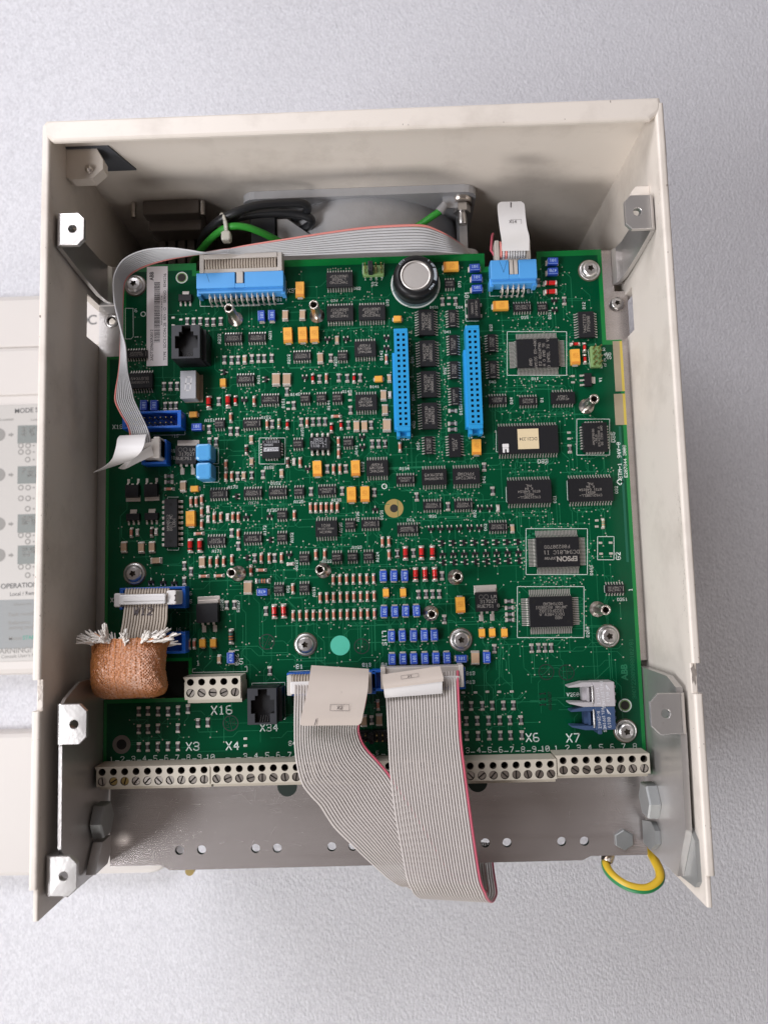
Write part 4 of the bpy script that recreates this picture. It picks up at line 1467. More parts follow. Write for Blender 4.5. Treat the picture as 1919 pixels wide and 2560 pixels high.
# --- ceramic capacitors
for t, pts in {'A': '1497,1238,0', 'A2': '1565,615,0 1568,845,0 858,1100,1 1118,1340,3 1118,1440,3 1320,1420,3 385,1580,3 580,1572,3', 'A3': '245,280,1 425,285,1 535,280,1 1055,435,1 1530,700,2 1232,1445,0',
               'B': '467,775,1 645,770,1 1003,1030,0 47,1230,0 830,1220,1 372,1440,2 483,1440,2 1545,1430,0', 'B2': '1485,155,1 1550,150,3 1500,305,1 1520,465,2 1205,475,1 1287,475,1 115,615,3 117,845,0 37,990,0 428,965,0 557,845,3',
               'B4': '1280,635,1 1440,625,1', 'C2': '1220,1330,3 1370,1540,0', 'C3': '985,1430,2'}.items():
    for q in pts.split():
        x, y, s = map(int, q.split(','))
        cap(t, x, y, 0.0, s)
cap('A3', 577, 420, H, 1)
cap('B3', 520, 455, H, 3)
# --- tantalum capacitors
for t, x, y, rz, s in (('B', 618, 505, 0, 'D'), ('B', 492, 980, 0, 'D'), ('B', 645, 975, 0, 'D'), ('B', 768, 970, 0, 'D'), ('B2', 797, 915, 0, 'D'), ('B2', 1195, 910, 0, 'D'), ('B2', 1152, 1185, 0, 'D'), ('B2', 1293, 1180, 0, 'D'),
                       ('A2', 935, 1435, 0, 'D'), ('C2', 1000, 690, 0, 'D'), ('C3', 832, 880, 0, 'D'), ('D', 780, 1205, 0, 'D'), ('C', 735, 265, -H, 'D'), ('C', 1250, 672, -H, 'D'),
                       ('A', 1272, 1475, 0, 'B'), ('A2', 965, 355, H, 'B'), ('A2', 978, 1125, H, 'B'), ('A3', 1058, 1280, 0, 'B'), ('A3', 1170, 1278, 0, 'B'), ('B', 1435, 1435, H, 'B'), ('C', 180, 812, H, 'B'), ('B3', 1510, 755, 0, 'B'),
                       ('C3', 238, 753, 0, 'B'), ('C3', 1055, 1172, 0, 'B'), ('C3', 1162, 1168, 0, 'B'), ('C3', 1288, 1170, 0, 'B')):
    tant(t, x, y, rz, s)
# --- inductors
for t, pts in {'A2': '450,260,101 555,260,101', 'A3': '1350,1430,470', 'B': '218,780,101 325,775,101', 'B3': '1482,580,101 1592,578,101 1490,950,101 1602,948,101 1567,1205,470 1573,1445,101',
               'C3': '253,578,470 263,943,470 375,940,470 228,1200,101 345,1198,101 457,1195,101 560,1193,101 236,1440,101 348,1438,101 463,1435,101 578,1432,101 692,1430,101 1105,1425,101'}.items():
    for q in pts.split():
        x, y, tx = q.split(',')
        coil(t, int(x), int(y), 0.0, tx)
for t, x, y, tx in (('A2', 1000, 485, '101'), ('B3', 228, 748, '470'), ('C', 980, 280, '101'), ('C', 1000, 388, '101'), ('C', 1003, 497, '101'), ('C3', 842, 1440, '101'), ('D', 545, 215, '101'), ('D', 545, 320, '470')):
    coil(t, x, y, H, tx)
# --- transistors
for t, pts in {'A': '1285,1365,r', 'A2': '1493,210,d 1410,1205,l 1510,1420,u', 'A3': '1520,390,l 525,640,u 650,645,u 765,650,u', 'B': '903,1030,d 1095,1025,d 1515,1012,d 1515,1120,d 265,1440,r 668,1425,d',
               'B2': '40,205,d 1262,590,d 1265,695,d 700,920,d 1398,1340,u 305,1410,u 60,1420,u', 'B3': '310,205,l 505,360,d', 'C2': '1035,1330,d 1133,1330,d 525,1545,d 622,1543,d 718,1540,d 818,1538,d 928,1535,d 1027,1535,d',
               'D': '560,625,d 565,725,d',
               'C3': ' '.join('%d,%d,r' % (640 + 112.2 * i, 240 - i * 2) for i in range(8)) + ' ' + ' '.join('%d,%d,u' % (645 + 112.5 * i, 355 - i * 3) for i in range(8)) + ' ' + ' '.join('%d,%d,l' % (650 + 112.5 * i, 441 - i * 3) for i in range(8))}.items():
    for q in pts.split():
        x, y, d = q.split(',')
        sot(t, int(x), int(y), d)
s223('A', 880, 595)
s223('A2', 340, 1418)
s223('A2', 530, 1412)
s223('D', 910, 1445, -H)
dpak('A2', 330, 1148, PI)
dpak('A2', 525, 1140, PI)
dpak('A2', 888, 772, 0, True, ('    LM', '317D2T', 'RUE751 G'))
dpak('A3', 1108, 965, 0, True)
dpak('C3', 1105, 848, 0, True, ('    LM', '317D2T', 'RUE751 G'))
for t, pts in {'A': '760,805 840,825 760,885', 'B2': '500,235 500,300 1140,150 1140,210', 'B4': '57,815 57,888', 'C': '712,600 712,665', 'D': '752,1410 752,1475', 'D2': '710,545 712,608 998,1455 998,1518',
               'D3': '1035,237 1140,235 1042,350 1145,347', 'C4': '858,337 985,337 1108,330 1232,330 1362,327'}.items():
    for q in pts.split():
        pad(t, *map(float, q.split(',')))


# --- flat packs
def qfp(t, x, y, nx, ny, pit, L, Wd, span, txt, big=0.0):
    h = 2.7
    c = TU(t, x, y, h)
    b = MB()
    b.box(-L / 2, L / 2, -Wd / 2, Wd / 2, .25, 1.4, 0)
    b.box(-L / 2, L / 2, -Wd / 2, Wd / 2, 1.4, h, 0, .22)
    for sx, sy in ((-.39, .33), (.39, -.33)):
        b.lathe([(.75, h + .006), (.02, h + .007)], L * sx, Wd * sy, 18, 1, False)
    o = link('chip', b.mesh('chip', ['epoxy', 'black_void']), board, (c.x, c.y, 0))
    l = MB()
    e = span
    for i in range(nx):
        q = (i - (nx - 1) / 2) * pit
        for s in (-1, 1):
            gull(l, q, s * Wd / 2, 0, s, pit * .48, 1.4, e * .3, e - .25)
            PINS.append((c.x + q, c.y + s * (Wd / 2 + e), 0, s))
    for i in range(ny):
        q = (i - (ny - 1) / 2) * pit
        for s in (-1, 1):
            gull(l, s * L / 2, q, s, 0, pit * .48, 1.4, e * .3, e - .25)
            PINS.append((c.x + s * (L / 2 + e), c.y + q, s, 0))
    tag(sub('leads', l.mesh('leads', ['lead_metal']), o), None, None, kind='stuff')
    p = MB()
    for tx, px, py, hh, rot in txt:
        if tx == 'EPSON':
            font_into(p, tx, px, py, h + .012, hh, 0, rot, 0.35)
        else:
            p.text(tx, px, py, h + .012, hh, .13, 0, rot)
    sub('print', p.mesh('print', ['chip_print']), o)
    OCC.append((c.x - L / 2 - span, c.x + L / 2 + span, c.y - Wd / 2 - span, c.y + Wd / 2 + span))
    return c


D11 = qfp('D', 388, 1167, 30, 20, .65, 20, 14, 3.2, [('AMD', -3.6, -4.5, 1.3, H), ('AM186 ER-40KC', -1.2, 0, 1.2, H), ('E2 0824FMA', .9, -.8, 1.2, H), ('M O AMD 96', 2.8, -1, 1.2, H), ('O INTEL 78 V2', 4.9, 0, 1.2, H)])
D181 = qfp('D3', 597, 330, 30, 20, .65, 20, 14, 3.2, [('EPSON', 8.7, -2.2, 2.2, PI), ('JAPAN', -3.5, -2.9, 1.2, PI), ('DC94L01C I1', 1.5, -0.2, 1.6, PI), ('F08220788', -.4, 2.4, 1.4, PI)])
D260 = qfp('D3', 527, 950, 24, 16, .8, 20, 14, 3.2, [('ABB', 3.2, -2.8, 1.2, PI), ('DDCC+REV.A', 0.2, -1.2, 1.2, PI), ('1822FG1202', .2, .4, 1.2, PI), ('JAPAN 0820EGI', .2, 2, 1.2, PI), ('DD784EAB', .9, 3.6, 1.2, PI)])


# --- leaded square carriers
def plcc(t, x, y, nx, ny, L, Wd, txt, white):
    h = 3.6
    c = TU(t, x, y, h)
    b = MB()
    b.box(-L / 2 + .2, L / 2 - .2, -Wd / 2 + .2, Wd / 2 - .2, .5, 2.0, 0)
    b.box(-L / 2, L / 2, -Wd / 2, Wd / 2, 2.0, h, 0, .3)
    o = link('chip', b.mesh('chip', ['epoxy']), board, (c.x, c.y, 0))
    l = MB()
    for i in range(nx):
        q = (i - (nx - 1) / 2) * 1.27
        for s in (-1, 1):
            y0, y1 = sorted((s * (Wd / 2 - .25), s * (Wd / 2 + .75)))
            l.cbox(q - .3, q + .3, y0, y1, .05, 1.9, .12)
    for i in range(ny):
        q = (i - (ny - 1) / 2) * 1.27
        for s in (-1, 1):
            x0, x1 = sorted((s * (L / 2 - .25), s * (L / 2 + .75)))
            l.cbox(x0, x1, q - .3, q + .3, .05, 1.9, .12)
    tag(sub('leads', l.mesh('leads', ['lead_metal']), o), None, None, kind='stuff')
    p = MB()
    for tx, px, py, hh, rot in txt:
        p.text(tx, px, py, h + .014, hh, .14, 0, rot)
    if white:
        p.add([(-3.6, .6, h + .01), (3.5, .6, h + .01), (3.5, -1.2, h + .01), (-3.6, -1.2, h + .01)], [(0, 1, 2, 3)], 0)
        p.text('AD652JPZ', 0, -.3, h + .016, 1.05, .17, 1, PI)
    sub('print', p.mesh('print', ['chip_print_white' if white else 'chip_print', 'epoxy']), o)
    OCC.append((c.x - L / 2 - 1, c.x + L / 2 + 1, c.y - Wd / 2 - 1, c.y + Wd / 2 + 1))
    for i in range(-2, 3):
        for s in (-1, 1):
            PINS.append((c.x + s * (L / 2 + .8), c.y + i * 1.27, s, 0))
            PINS.append((c.x + i * 1.27, c.y + s * (Wd / 2 + .8), 0, s))
    return c


A155 = plcc('B2', 322, 712, 5, 5, 9.0, 9.0, [('1381111.1', 0, 3.3, .95, PI), ('80808', -1.2, 1.9, .95, PI)], True)
D35 = plcc('D2', 985, 588, 7, 9, 11.6, 14.0, [('AM29F010B', -1, 0, .9, H), ('-70JD', .3, -1, .9, H), ('0714238A0 A', 1.6, 0, .9, H), ('08 1998 AMD', 2.9, .6, .9, H)], False)

# --- eight-pin converter with wide legs
c = TU('B2', 825, 652, 3.5)
mb = MB()
mb.box(-4.95, 4.95, -3.15, 3.15, .4, 2.0, 0)
mb.box(-4.95, 4.95, -3.15, 3.15, 2.0, 3.6, 0, .3)
mb.lathe([(.9, 3.615), (.02, 3.616)], 4.3, .2, 14, 1, False)
o = link('chip', mb.mesh('chip', ['epoxy', 'black_void']), board, (c.x, c.y, 0))
mb = MB()
for i in range(4):
    q = (i - 1.5) * 2.54
    for s in (-1, 1):
        y0, y1 = sorted((s * 3.1, s * 4.5))
        mb.cbox(q - .5, q + .5, y0, y1, .3, 1.9, .2)
        mb.lathe([(.85, .05), (.8, .4), (.4, .8), (.05, .9)], q, s * 4.7, 12, 0)
tag(sub('leads', mb.mesh('leads', ['tin']), o), None, None, kind='stuff')
mb = MB()
for tx, y in (('CCN8', 1.7), ('LTC1292', 0.2), ('LT 0811', -1.4)):
    mb.text(tx, -.6, y, 3.62, 1.15, .13, 0, PI)
mb.line([(3.1, -2.2), (3.1, 2.2)], 3.62, .15)
sub('print', mb.mesh('print', ['chip_print_white']), o)
OCC.append((c.x - 5.2, c.x + 5.2, c.y - 5.5, c.y + 5.5))

# --- long dual in-line chip on the left
c = U(*tp('A3', 734, 28), 3.4)
mb = MB()
mb.box(-3.25, 3.25, -11.5, 11.5, .6, 2.0, 0)
mb.box(-3.25, 3.25, -11.5, 11.5, 2.0, 3.5, 0, .25)
for y in (8.6, -8.6):
    mb.lathe([(.7, 3.51), (.02, 3.511)], 0, y, 14, 1, False)
o = link('chip', mb.mesh('chip', ['epoxy', 'black_void']), board, (c.x, c.y, 0))
mb = MB()
for i in range(9):
    q = (i - 4) * 2.54
    for s in (-1, 1):
        x0, x1 = sorted((s * 3.2, s * 5.0))
        mb.cbox(x0, x1, q - .65, q + .65, .05, .5, .15)
        x0, x1 = sorted((s * 3.2, s * 3.7))
        mb.box(x0, x1, q - .6, q + .6, .4, 1.9)
tag(sub('leads', mb.mesh('leads', ['tin']), o), None, None, kind='stuff')
mb = MB()
for i, tx in enumerate(('NMH0512', '0817 MC', 'LODI')):
    mb.text(tx, -1.2 + i * 1.4, 0, 3.52, 1.15, .13, 0, H)
sub('print', mb.mesh('print', ['chip_print']), o)
OCC.append((c.x - 5.2, c.x + 5.2, c.y - 12, c.y + 12))

# --- memory chip sticker
c = TU('D2', 288, 610, 2.83)
mb = MB()
mb.cbox(-4.9, 4.9, -4.8, 4.8, 0, .1, .02)
o = link('sticker', mb.mesh('sticker', ['sticker_cream']), board, (c.x, c.y, 2.83))
mb = MB()
font_into(mb, 'DC21.234', 4.1, .7, .12, 1.5, 0, PI, 0.05, 8.2)
sub('print', mb.mesh('print', ['sticker_ink']), o)
c = TU('D2', 55, 705, 2.83)
mb = MB()
for x0, x1, y0, y1 in ((-1.5, 1.5, .2, 2.0), (-1.4, -.4, -2.2, .3), (.4, 1.4, -2.1, .3), (-.5, .5, -.6, .3)):
    mb.cbox(x0, x1, y0, y1, 0, .04, .2)
link('paint_mark', mb.mesh('paint_mark', ['tape_white']), board, (c.x, c.y, 2.83))

# --- crystal G1
c = TU('C', 972, 710, 3.2)
mb = MB()
mb.cbox(-3.0, 3.0, -4.8, 4.8, .15, 3.2, .3, 0)
for sx in (-1, 1):
    for sy in (-1, 1):
        mb.cbox(sx * 3.4 - .6, sx * 3.4 + .6, sy * 2.7 - .8, sy * 2.7 + .8, .05, .5, .15, 1)
o = link('crystal', mb.mesh('crystal', ['epoxy', 'tin']), board, (c.x, c.y, 0))
mb = MB()
for i, tx in enumerate(('E4000C', 'MCB0142C')):
    mb.text(tx, -.9 + i * 1.9, 0, 3.22, 1.0, .13, 0, -H)
sub('print', mb.mesh('print', ['chip_print']), o)
OCC.append((c.x - 4, c.x + 4, c.y - 5, c.y + 5))


# --- box headers and sockets
def socket(t, x0, y0, x1, y1):
    """double-row blue socket; hole centres of the first and last row given in the photo"""
    h = 8.6
    a, b = TU(t[0], x0, y0, h), TU(t[1], x1, y1, h)
    cx, yt, yb_ = (a.x + b.x) / 2, a.y, b.y
    n = 18
    pit = (yt - yb_) / (n - 1)
    m_ = MB()
    m_.box(cx - 3.25, cx + 3.25, yb_ - 1.3, yt + 1.3, .4, h - 1.2, 0)
    for i in range(n):
        y = yt - i * pit
        for s in (-1, 1):
            xa, xb = (cx - 3.25, cx) if s < 0 else (cx, cx + 3.25)
            hx = cx + s * 1.27
            r0, r1 = .62, .46
            o4 = [(xa, y - pit / 2, h), (xb, y - pit / 2, h), (xb, y + pit / 2, h), (xa, y + pit / 2, h)]
            i4 = [(hx - r0, y - r0, h), (hx + r0, y - r0, h), (hx + r0, y + r0, h), (hx - r0, y + r0, h)]
            d4 = [(hx - r1, y - r1, h - 1.0), (hx + r1, y - r1, h - 1.0), (hx + r1, y + r1, h - 1.0), (hx - r1, y + r1, h - 1.0)]
            m_.loft([o4, i4], 0, True, False, False)
            m_.loft([i4, d4], 1, True, False, False)
            m_.add(d4, [(0, 1, 2, 3)], 1)
    m_.loft([[(cx - 3.25, yb_ - pit / 2, h - 1.2), (cx + 3.25, yb_ - pit / 2, h - 1.2), (cx + 3.25, yt + pit / 2, h - 1.2), (cx - 3.25, yt + pit / 2, h - 1.2)],
             [(cx - 3.25, yb_ - pit / 2, h), (cx + 3.25, yb_ - pit / 2, h), (cx + 3.25, yt + pit / 2, h), (cx - 3.25, yt + pit / 2, h)]], 0, True, False, False)
    # solid ends with the key step
    m_.cbox(cx - 3.25, cx + 3.25, yt + pit / 2, yt + 3.0, .4, h, .2)
    m_.cbox(cx - 3.25, cx + 3.25, yb_ - 3.2, yb_ - pit / 2, .4, h, .2)
    m_.cbox(cx - 3.25, cx - 1.6, yb_ - 5.6, yb_ - 3.2, .4, h - 1, .2)
    m_.cbox(cx + 1.6, cx + 3.25, yb_ - 5.6, yb_ - 3.2, .4, h - 1, .2)
    m_.box(cx - 1.6, cx + 1.6, yb_ - 5.0, yb_ - 3.2, .4, 5.0)
    m_.box(cx - 4.3, cx - 3.25, yb_ - 2, yt - 8, .3, 6.2)
    at('pin_socket', m_, ['socket_blue', 'conn_hole'], board, (cx, (yt + yb_) / 2, 0))
    OCC.append((cx - 4.5, cx + 3.6, yb_ - 6, yt + 3.2))


socket(('C', 'C2'), 212, 980, 241, 456)
socket(('C', 'C2'), 953, 948, 991, 432)


def angled_header(x0p, x1p, ytop, n, key, name):
    """light blue right-angle box header along the top edge; pixel x range and y of its top face, n pins a row"""
    h = 9.0
    a, b = U(x0p, ytop[0], h), U(x1p, ytop[1], h)
    x0, x1 = a.x, b.x
    ya, yb_ = a.y, b.y
    y0, y1 = min(a.y, b.y), max(a.y, b.y)
    m_ = MB()
    xc = (x0 + x1) / 2
    ks = 2.3
    m_.cbox(x0, xc - ks, y0, y1, 1.0, h, .25)
    m_.cbox(xc + ks, x1, y0, y1, 1.0, h, .25)
    m_.box(xc - ks, xc + ks, y0, y0 + 2.0, 1.0, h - .05)
    m_.box(xc - ks, xc + ks, y0 + 2, y1 - .2, 1.0, h - 2.2)
    m_.box(x0 + .5, x1 - .5, y0 - 1.8, y0, .5, h - 1.4, 0, 0, 0.0)
    m_.cbox(x0 - .4, x0 + 1.6, y0 - 2.6, y0 + 1.5, .2, h - 2.8, .2)
    m_.cbox(x1 - 1.6, x1 + .4, y0 - 2.6, y0 + 1.5, .2, h - 2.8, .2)
    if key:
        m_.line([(x0 + 4.2, y1 - .4), (x0 + 6, y0 + 3.2), (x0 + 7.8, y1 - .4)] if key == 1 else [(x0 + 5, y1 - .5), (x0 + 6.2, y0 + 3)], h + .012, .16, 1)
    o = at('box_header', m_, ['conn_blue', 'conn_hole'], board, (xc, y0, 0))
    p = MB()
    for i in range(n):
        x = xc + (i - (n - 1) / 2) * 2.54
        p.tube([(x, y0 - 1.6, 5.6), (x, y0 - 4.2, 5.3), (x, y0 - 5.0, 4.2), (x, y0 - 5.2, 0)], .34, 6)
        p.tube([(x, y0 - 1.6, 3.0), (x, y0 - 2.0, 2.9), (x, y0 - 2.6, 2.2), (x, y0 - 2.7, 0)], .34, 6)
        p.lathe([(.75, .04), (.6, .5), (.3, .9)], x, y0 - 5.2, 10, 0)
        p.lathe([(.75, .04), (.6, .5), (.3, .9)], x, y0 - 2.7, 10, 0)
    q = sub('header_pins', p.mesh('header_pins', ['tin']), o)
    q.data.transform(Matrix.Translation(-Vector((xc, y0, 0)) * MM))
    tag(q, None, None, kind='stuff')
    OCC.append((x0 - 1, x1 + 1, y0 - 6.5, y1 + 1))
    return x0, x1, y0, y1


X37 = angled_header(491, 708, (722, 676), 13, 2, 'X37')
X14 = angled_header(1227, 1340, (698, 647), 5, 1, 'X14')


def box_header(x0, x1, y0, y1, h, pins, inner=True, rows=2, mats=('conn_blue_deep', 'conn_hole', 'goldpin')):
    m_ = MB()
    w = 1.1
    m_.cbox(x0, x1, y1 - w, y1, .3, h, .2)
    m_.cbox(x0, x1, y0, y0 + w, .3, h, .2)
    m_.cbox(x0, x0 + w * 1.6, y0 + w, y1 - w, .3, h, .2)
    m_.cbox(x1 - w * 1.6, x1, y0 + w, y1 - w, .3, h, .2)
    m_.box(x0 + w, x1 - w, y0 + w, y1 - w, .3, 2.2, 0)
    o = at('box_header', m_, mats, board, ((x0 + x1) / 2, (y0 + y1) / 2, 0))
    if pins:
        p = MB()
        xc, yc = (x0 + x1) / 2, (y0 + y1) / 2
        for i in range(pins):
            for j in range(rows):
                p.box((i - (pins - 1) / 2) * 2.54 - .32, (i - (pins - 1) / 2) * 2.54 + .32, (j - .5) * 2.54 - .32, (j - .5) * 2.54 + .32, 2.2, h - 1, 0, .1)
        tag(sub('header_pins', p.mesh('header_pins', [mats[2]]), o), None, None, kind='stuff')
    OCC.append((x0, x1, y0, y1))
    return o


a, b = TU('A2', 232, 330, 8.5), TU('A2', 842, 492, 8.5)
box_header(a.x, b.x, b.y, a.y, 8.5, 8)
a, b = TU('A2', 430, 625, 8.0), TU('A2', 690, 860, 8.0)
box_header(a.x, b.x, b.y - .3, a.y, 8.0, 0)
a, b = TU('A3', 205, 705, 7), TU('A3', 888, 912, 7)
box_header(a.x, b.x, b.y, a.y, 7.0, 0)
a, b = TU('A3', 600, 1165, 7), TU('A3', 888, 1380, 7)
box_header(a.x, b.x, b.y, a.y, 7.0, 0)
a, b = TU('B4', 485, 135, 7), TU('B4', 1408, 350, 7)
box_header(a.x, b.x, b.y, a.y, 7.0, 0)
a, b = TU('C4', -88, 105, 7), TU('C4', 885, 300, 7)
box_header(a.x, b.x, b.y, a.y, 7.0, 0)


# --- modular jacks
def jack(t, x0, y0, x1, y1, h):
    a, b = TU(t, x0, y0, h), TU(t, x1, y1, h)
    x0, x1, y1, y0 = a.x, b.x, a.y, b.y
    m_ = MB()
    w, d = x1 - x0, y1 - y0
    # stepped opening as a ring of boxes round a void
    pts = [(.12, .30), (.12, .68), (.26, .68), (.26, .80), (.36, .80), (.36, .98), (.68, .98), (.68, .80), (.78, .80), (.78, .68), (.93, .68), (.93, .30), (.77, .30), (.77, .05), (.25, .05), (.25, .30)]
    inn = [(x0 + u * w, y0 + v * d) for u, v in pts]
    cx, cy = (x0 + x1) / 2, y0 + d * .5
    out = []
    for u, v in inn:
        dx, dy = u - cx, v - cy
        k = min((w / 2) / abs(dx) if dx else 9e9, (d / 2) / abs(dy) if dy else 9e9)
        out.append((cx + dx * k, cy + dy * k))
    m_.loft([[(u, v, h) for u, v in out], [(u, v, h) for u, v in inn]], 1, True, False, False)
    for qx, qy in ((x0, y0), (x1, y0), (x1, y1), (x0, y1)):
        near = sorted(out, key=lambda q: (q[0] - qx) ** 2 + (q[1] - qy) ** 2)[:3]
        m_.add([(qx, qy, h)] + [(u, v, h) for u, v in near], [(0, 1, 2), (0, 1, 3)], 1)
    m_.loft([[(u, v, h) for u, v in inn], [(u, v, h - 9) for u, v in inn]], 2, True, False, False)
    m_.add([(u, v, h - 9) for u, v in inn], [tuple(range(len(inn)))], 2)
    m_.loft([[(x0, y0, .3), (x1, y0, .3), (x1, y1, .3), (x0, y1, .3)], [(x0, y0, h), (x1, y0, h), (x1, y1, h), (x0, y1, h)]], 0, True, False, False)
    m_.box(x0 + .8, x1 + 1.6, y0 + .4, y1 - .6, .2, h - 5.5, 0)
    m_.box(x0 - 1.0, x1 - 1, y0 + 1.5, y1 - 3, .2, 2.5, 0)
    o = at('modular_jack', m_, ['jack', 'jack_face', 'black_void'], board, (cx, cy, 0))
    p = MB()
    for i in range(4):
        q = x0 + w * (.42 + .085 * i)
        p.tube([(q, y0 + d * .06, h - .8), (q, y0 + d * .22, h - 4)], .16, 5)
    s = sub('contacts', p.mesh('contacts', ['zinc']), o)
    s.data.transform(Matrix.Translation(-Vector((cx, cy, 0)) * MM))
    tag(s, None, None, kind='stuff')
    OCC.append((x0 - 1, x1 + 4, y0 - 2, y1 + 1))


jack('A', 742, 885, 1035, 1220, 15.0)
jack('B4', 75, 298, 380, 665, 15.0)

# --- seven-segment display
a, b = TU('A', 832, 1355, 7.5), TU('A2', 995, 205, 7.5)
b = TU('A', 995, 1640, 7.5)
xa, xb, ya, yb_ = a.x, b.x, b.y, a.y
mb = MB()
mb.cbox(xa, xb, ya, yb_, .4, 7.5, .25, 0)
mb.box(xb - .02, xb + .15, ya + .4, yb_ - .4, .4, 6.6, 1)
mb.box(xa + .3, xb + 1.6, ya - .2, yb_ - .3, .1, .6, 1)
o = at('segment_display', mb, ['display', 'potting'], board, ((xa + xb) / 2, (ya + yb_) / 2, 0))
xc, yc = 0.1, .4
w, hh, sl = 1.75, 2.6, .12
segs = [((-w, 2 * hh), (w, 2 * hh)), ((-w, 0), (w, 0)), ((-w, -2 * hh + hh * 0), (w, -2 * hh)), ((-w, .2), (-w, 2 * hh - .2)), ((w, .2), (w, 2 * hh - .2)), ((-w, -2 * hh + .2), (-w, -.2)), ((w, -2 * hh + .2), (w, -.2))]
kx = .62
for i, (p0, p1) in enumerate(segs):
    m_ = MB()
    f = lambda q: (xc + q[0] * kx * 1.1 + q[1] * sl * .6, yc + q[1] * .62)
    m_.line([f((p0[0] * (.82 if p0[1] == p1[1] else 1), p0[1])), f((p1[0] * (.82 if p0[1] == p1[1] else 1), p1[1]))], 7.52, .62)
    sub('segment', m_.mesh('segment', ['display_seg']), o)
OCC.append((xa - 1, xb + 2, ya - 1, yb_ + 1))

# --- blue film capacitors
for x, y in ((1070, 745), (1072, 940)):
    c = TU('A2', x, y, 10.0)
    mb = MB()
    mb.cbox(-3.6, 3.6, -3.9, 3.9, .3, 10.0, .9)
    o = link('film_capacitor', mb.mesh('film_capacitor', ['film_blue']), board, (c.x, c.y, 0))
    m_ = MB()
    for i in range(3):
        m_.text('22M' if i else 'MKT', 0, 1.4 - i * 1.4, 10.02, .9, .1)
    sub('print', m_.mesh('print', ['conn_blue']), o)
    OCC.append((c.x - 4, c.x + 4.6, c.y - 4.4, c.y + 4.4))

# --- back-up capacitor can
c = U(1038, 708, 0)
mb = MB()
rr = 10.9
mb.lathe([(rr - .6, .2), (rr, .9), (rr, 6.0), (rr - .25, 7.6), (rr - 1.0, 8.9), (rr - 2.2, 9.6), (rr - 3.3, 9.75), (rr - 3.5, 9.3)], 0, 0, 48, 0, True, 'z', False)
o = link('capacitor_can', mb.mesh('capacitor_can', ['can_black']), board, (c.x, c.y, 0))
mb = MB()
mb.lathe([(rr - 3.45, 9.3), (rr - 3.9, 9.75), (rr - 4.5, 9.7), (rr - 4.9, 9.0), (rr - 5.3, 8.9), (.02, 8.95)], 0, 0, 40, 0)
sub('end_disc', mb.mesh('end_disc', ['can_foil']), o)
mb = MB()
mb.lathe([(.3, 8.98), (.02, 8.99)], -.6, -.2, 8, 1)
for tx, a0 in (('RS1', 2.45), ('5.5V', .55), ('1.0F', .85), ('MW4', -.55)):
    for i, ch in enumerate(tx):
        a = a0 - i * .13
        mb.text(ch, (rr - 1.7) * math.cos(a), (rr - 1.7) * math.sin(a), 9.45, 1.3, .16, 0, a - PI / 2)
for k in range(8):
    a0, a1 = -.28 + k * .08, -.28 + (k + 1) * .08
    mb.add([((rr - q) * math.cos(a), (rr - q) * math.sin(a), z) for q, a, z in ((2.3, a0, 9.7), (.95, a0, 8.98), (.95, a1, 8.98), (2.3, a1, 9.7))], [(0, 1, 2, 3)], 0)
sub('print', mb.mesh('print', ['can_print', 'coil_blue']), o)
OCC.append((c.x - 11.5, c.x + 11.5, c.y - 11.5, c.y + 11.5))
mb = MB()
mb.lathe([(11.9, .03), (11.2, .032)], 0, 0, 48, 0, False, 'z', False)
mb.lathe([(11.2, .03), (.1, .031)], 0, 0, 48, 1, False, 'z', False)
link('land_ring', mb.mesh('land_ring', ['silk', 'under_can']), board, (c.x, c.y - .6, 0))


# --- screw terminals
def tscrew():
    m_ = MB()
    r = 1.72
    m_.lathe([(r, -3), (r, -.12), (r - .12, 0)], 0, 0, 20, 0, True, 'z', False)
    g = .3
    # head face in two halves with a slot between
    for s in (-1, 1):
        pts = []
        a0 = math.asin(g / (r - .12))
        for k in range(11):
            a = a0 + (PI - 2 * a0) * k / 10
            pts.append(((r - .12) * math.cos(a), s * (r - .12) * math.sin(a), 0))
        m_.add(pts, [tuple(range(11))], 0)
        e = [pts[0], pts[-1]]
        m_.add([e[0], e[1], (e[1][0], e[1][1], -.7), (e[0][0], e[0][1], -.7)], [(0, 1, 2, 3)], 0)
    m_.add([(-r, -g, -.7), (r, -g, -.7), (r, g, -.7), (-r, g, -.7)], [(0, 1, 2, 3)], 1)
    return m_.mesh('terminal_screw', ['nickel', 'recess'])


TS = tscrew()
TSG = TS.copy()
TSG.materials[0] = MATS['brass']


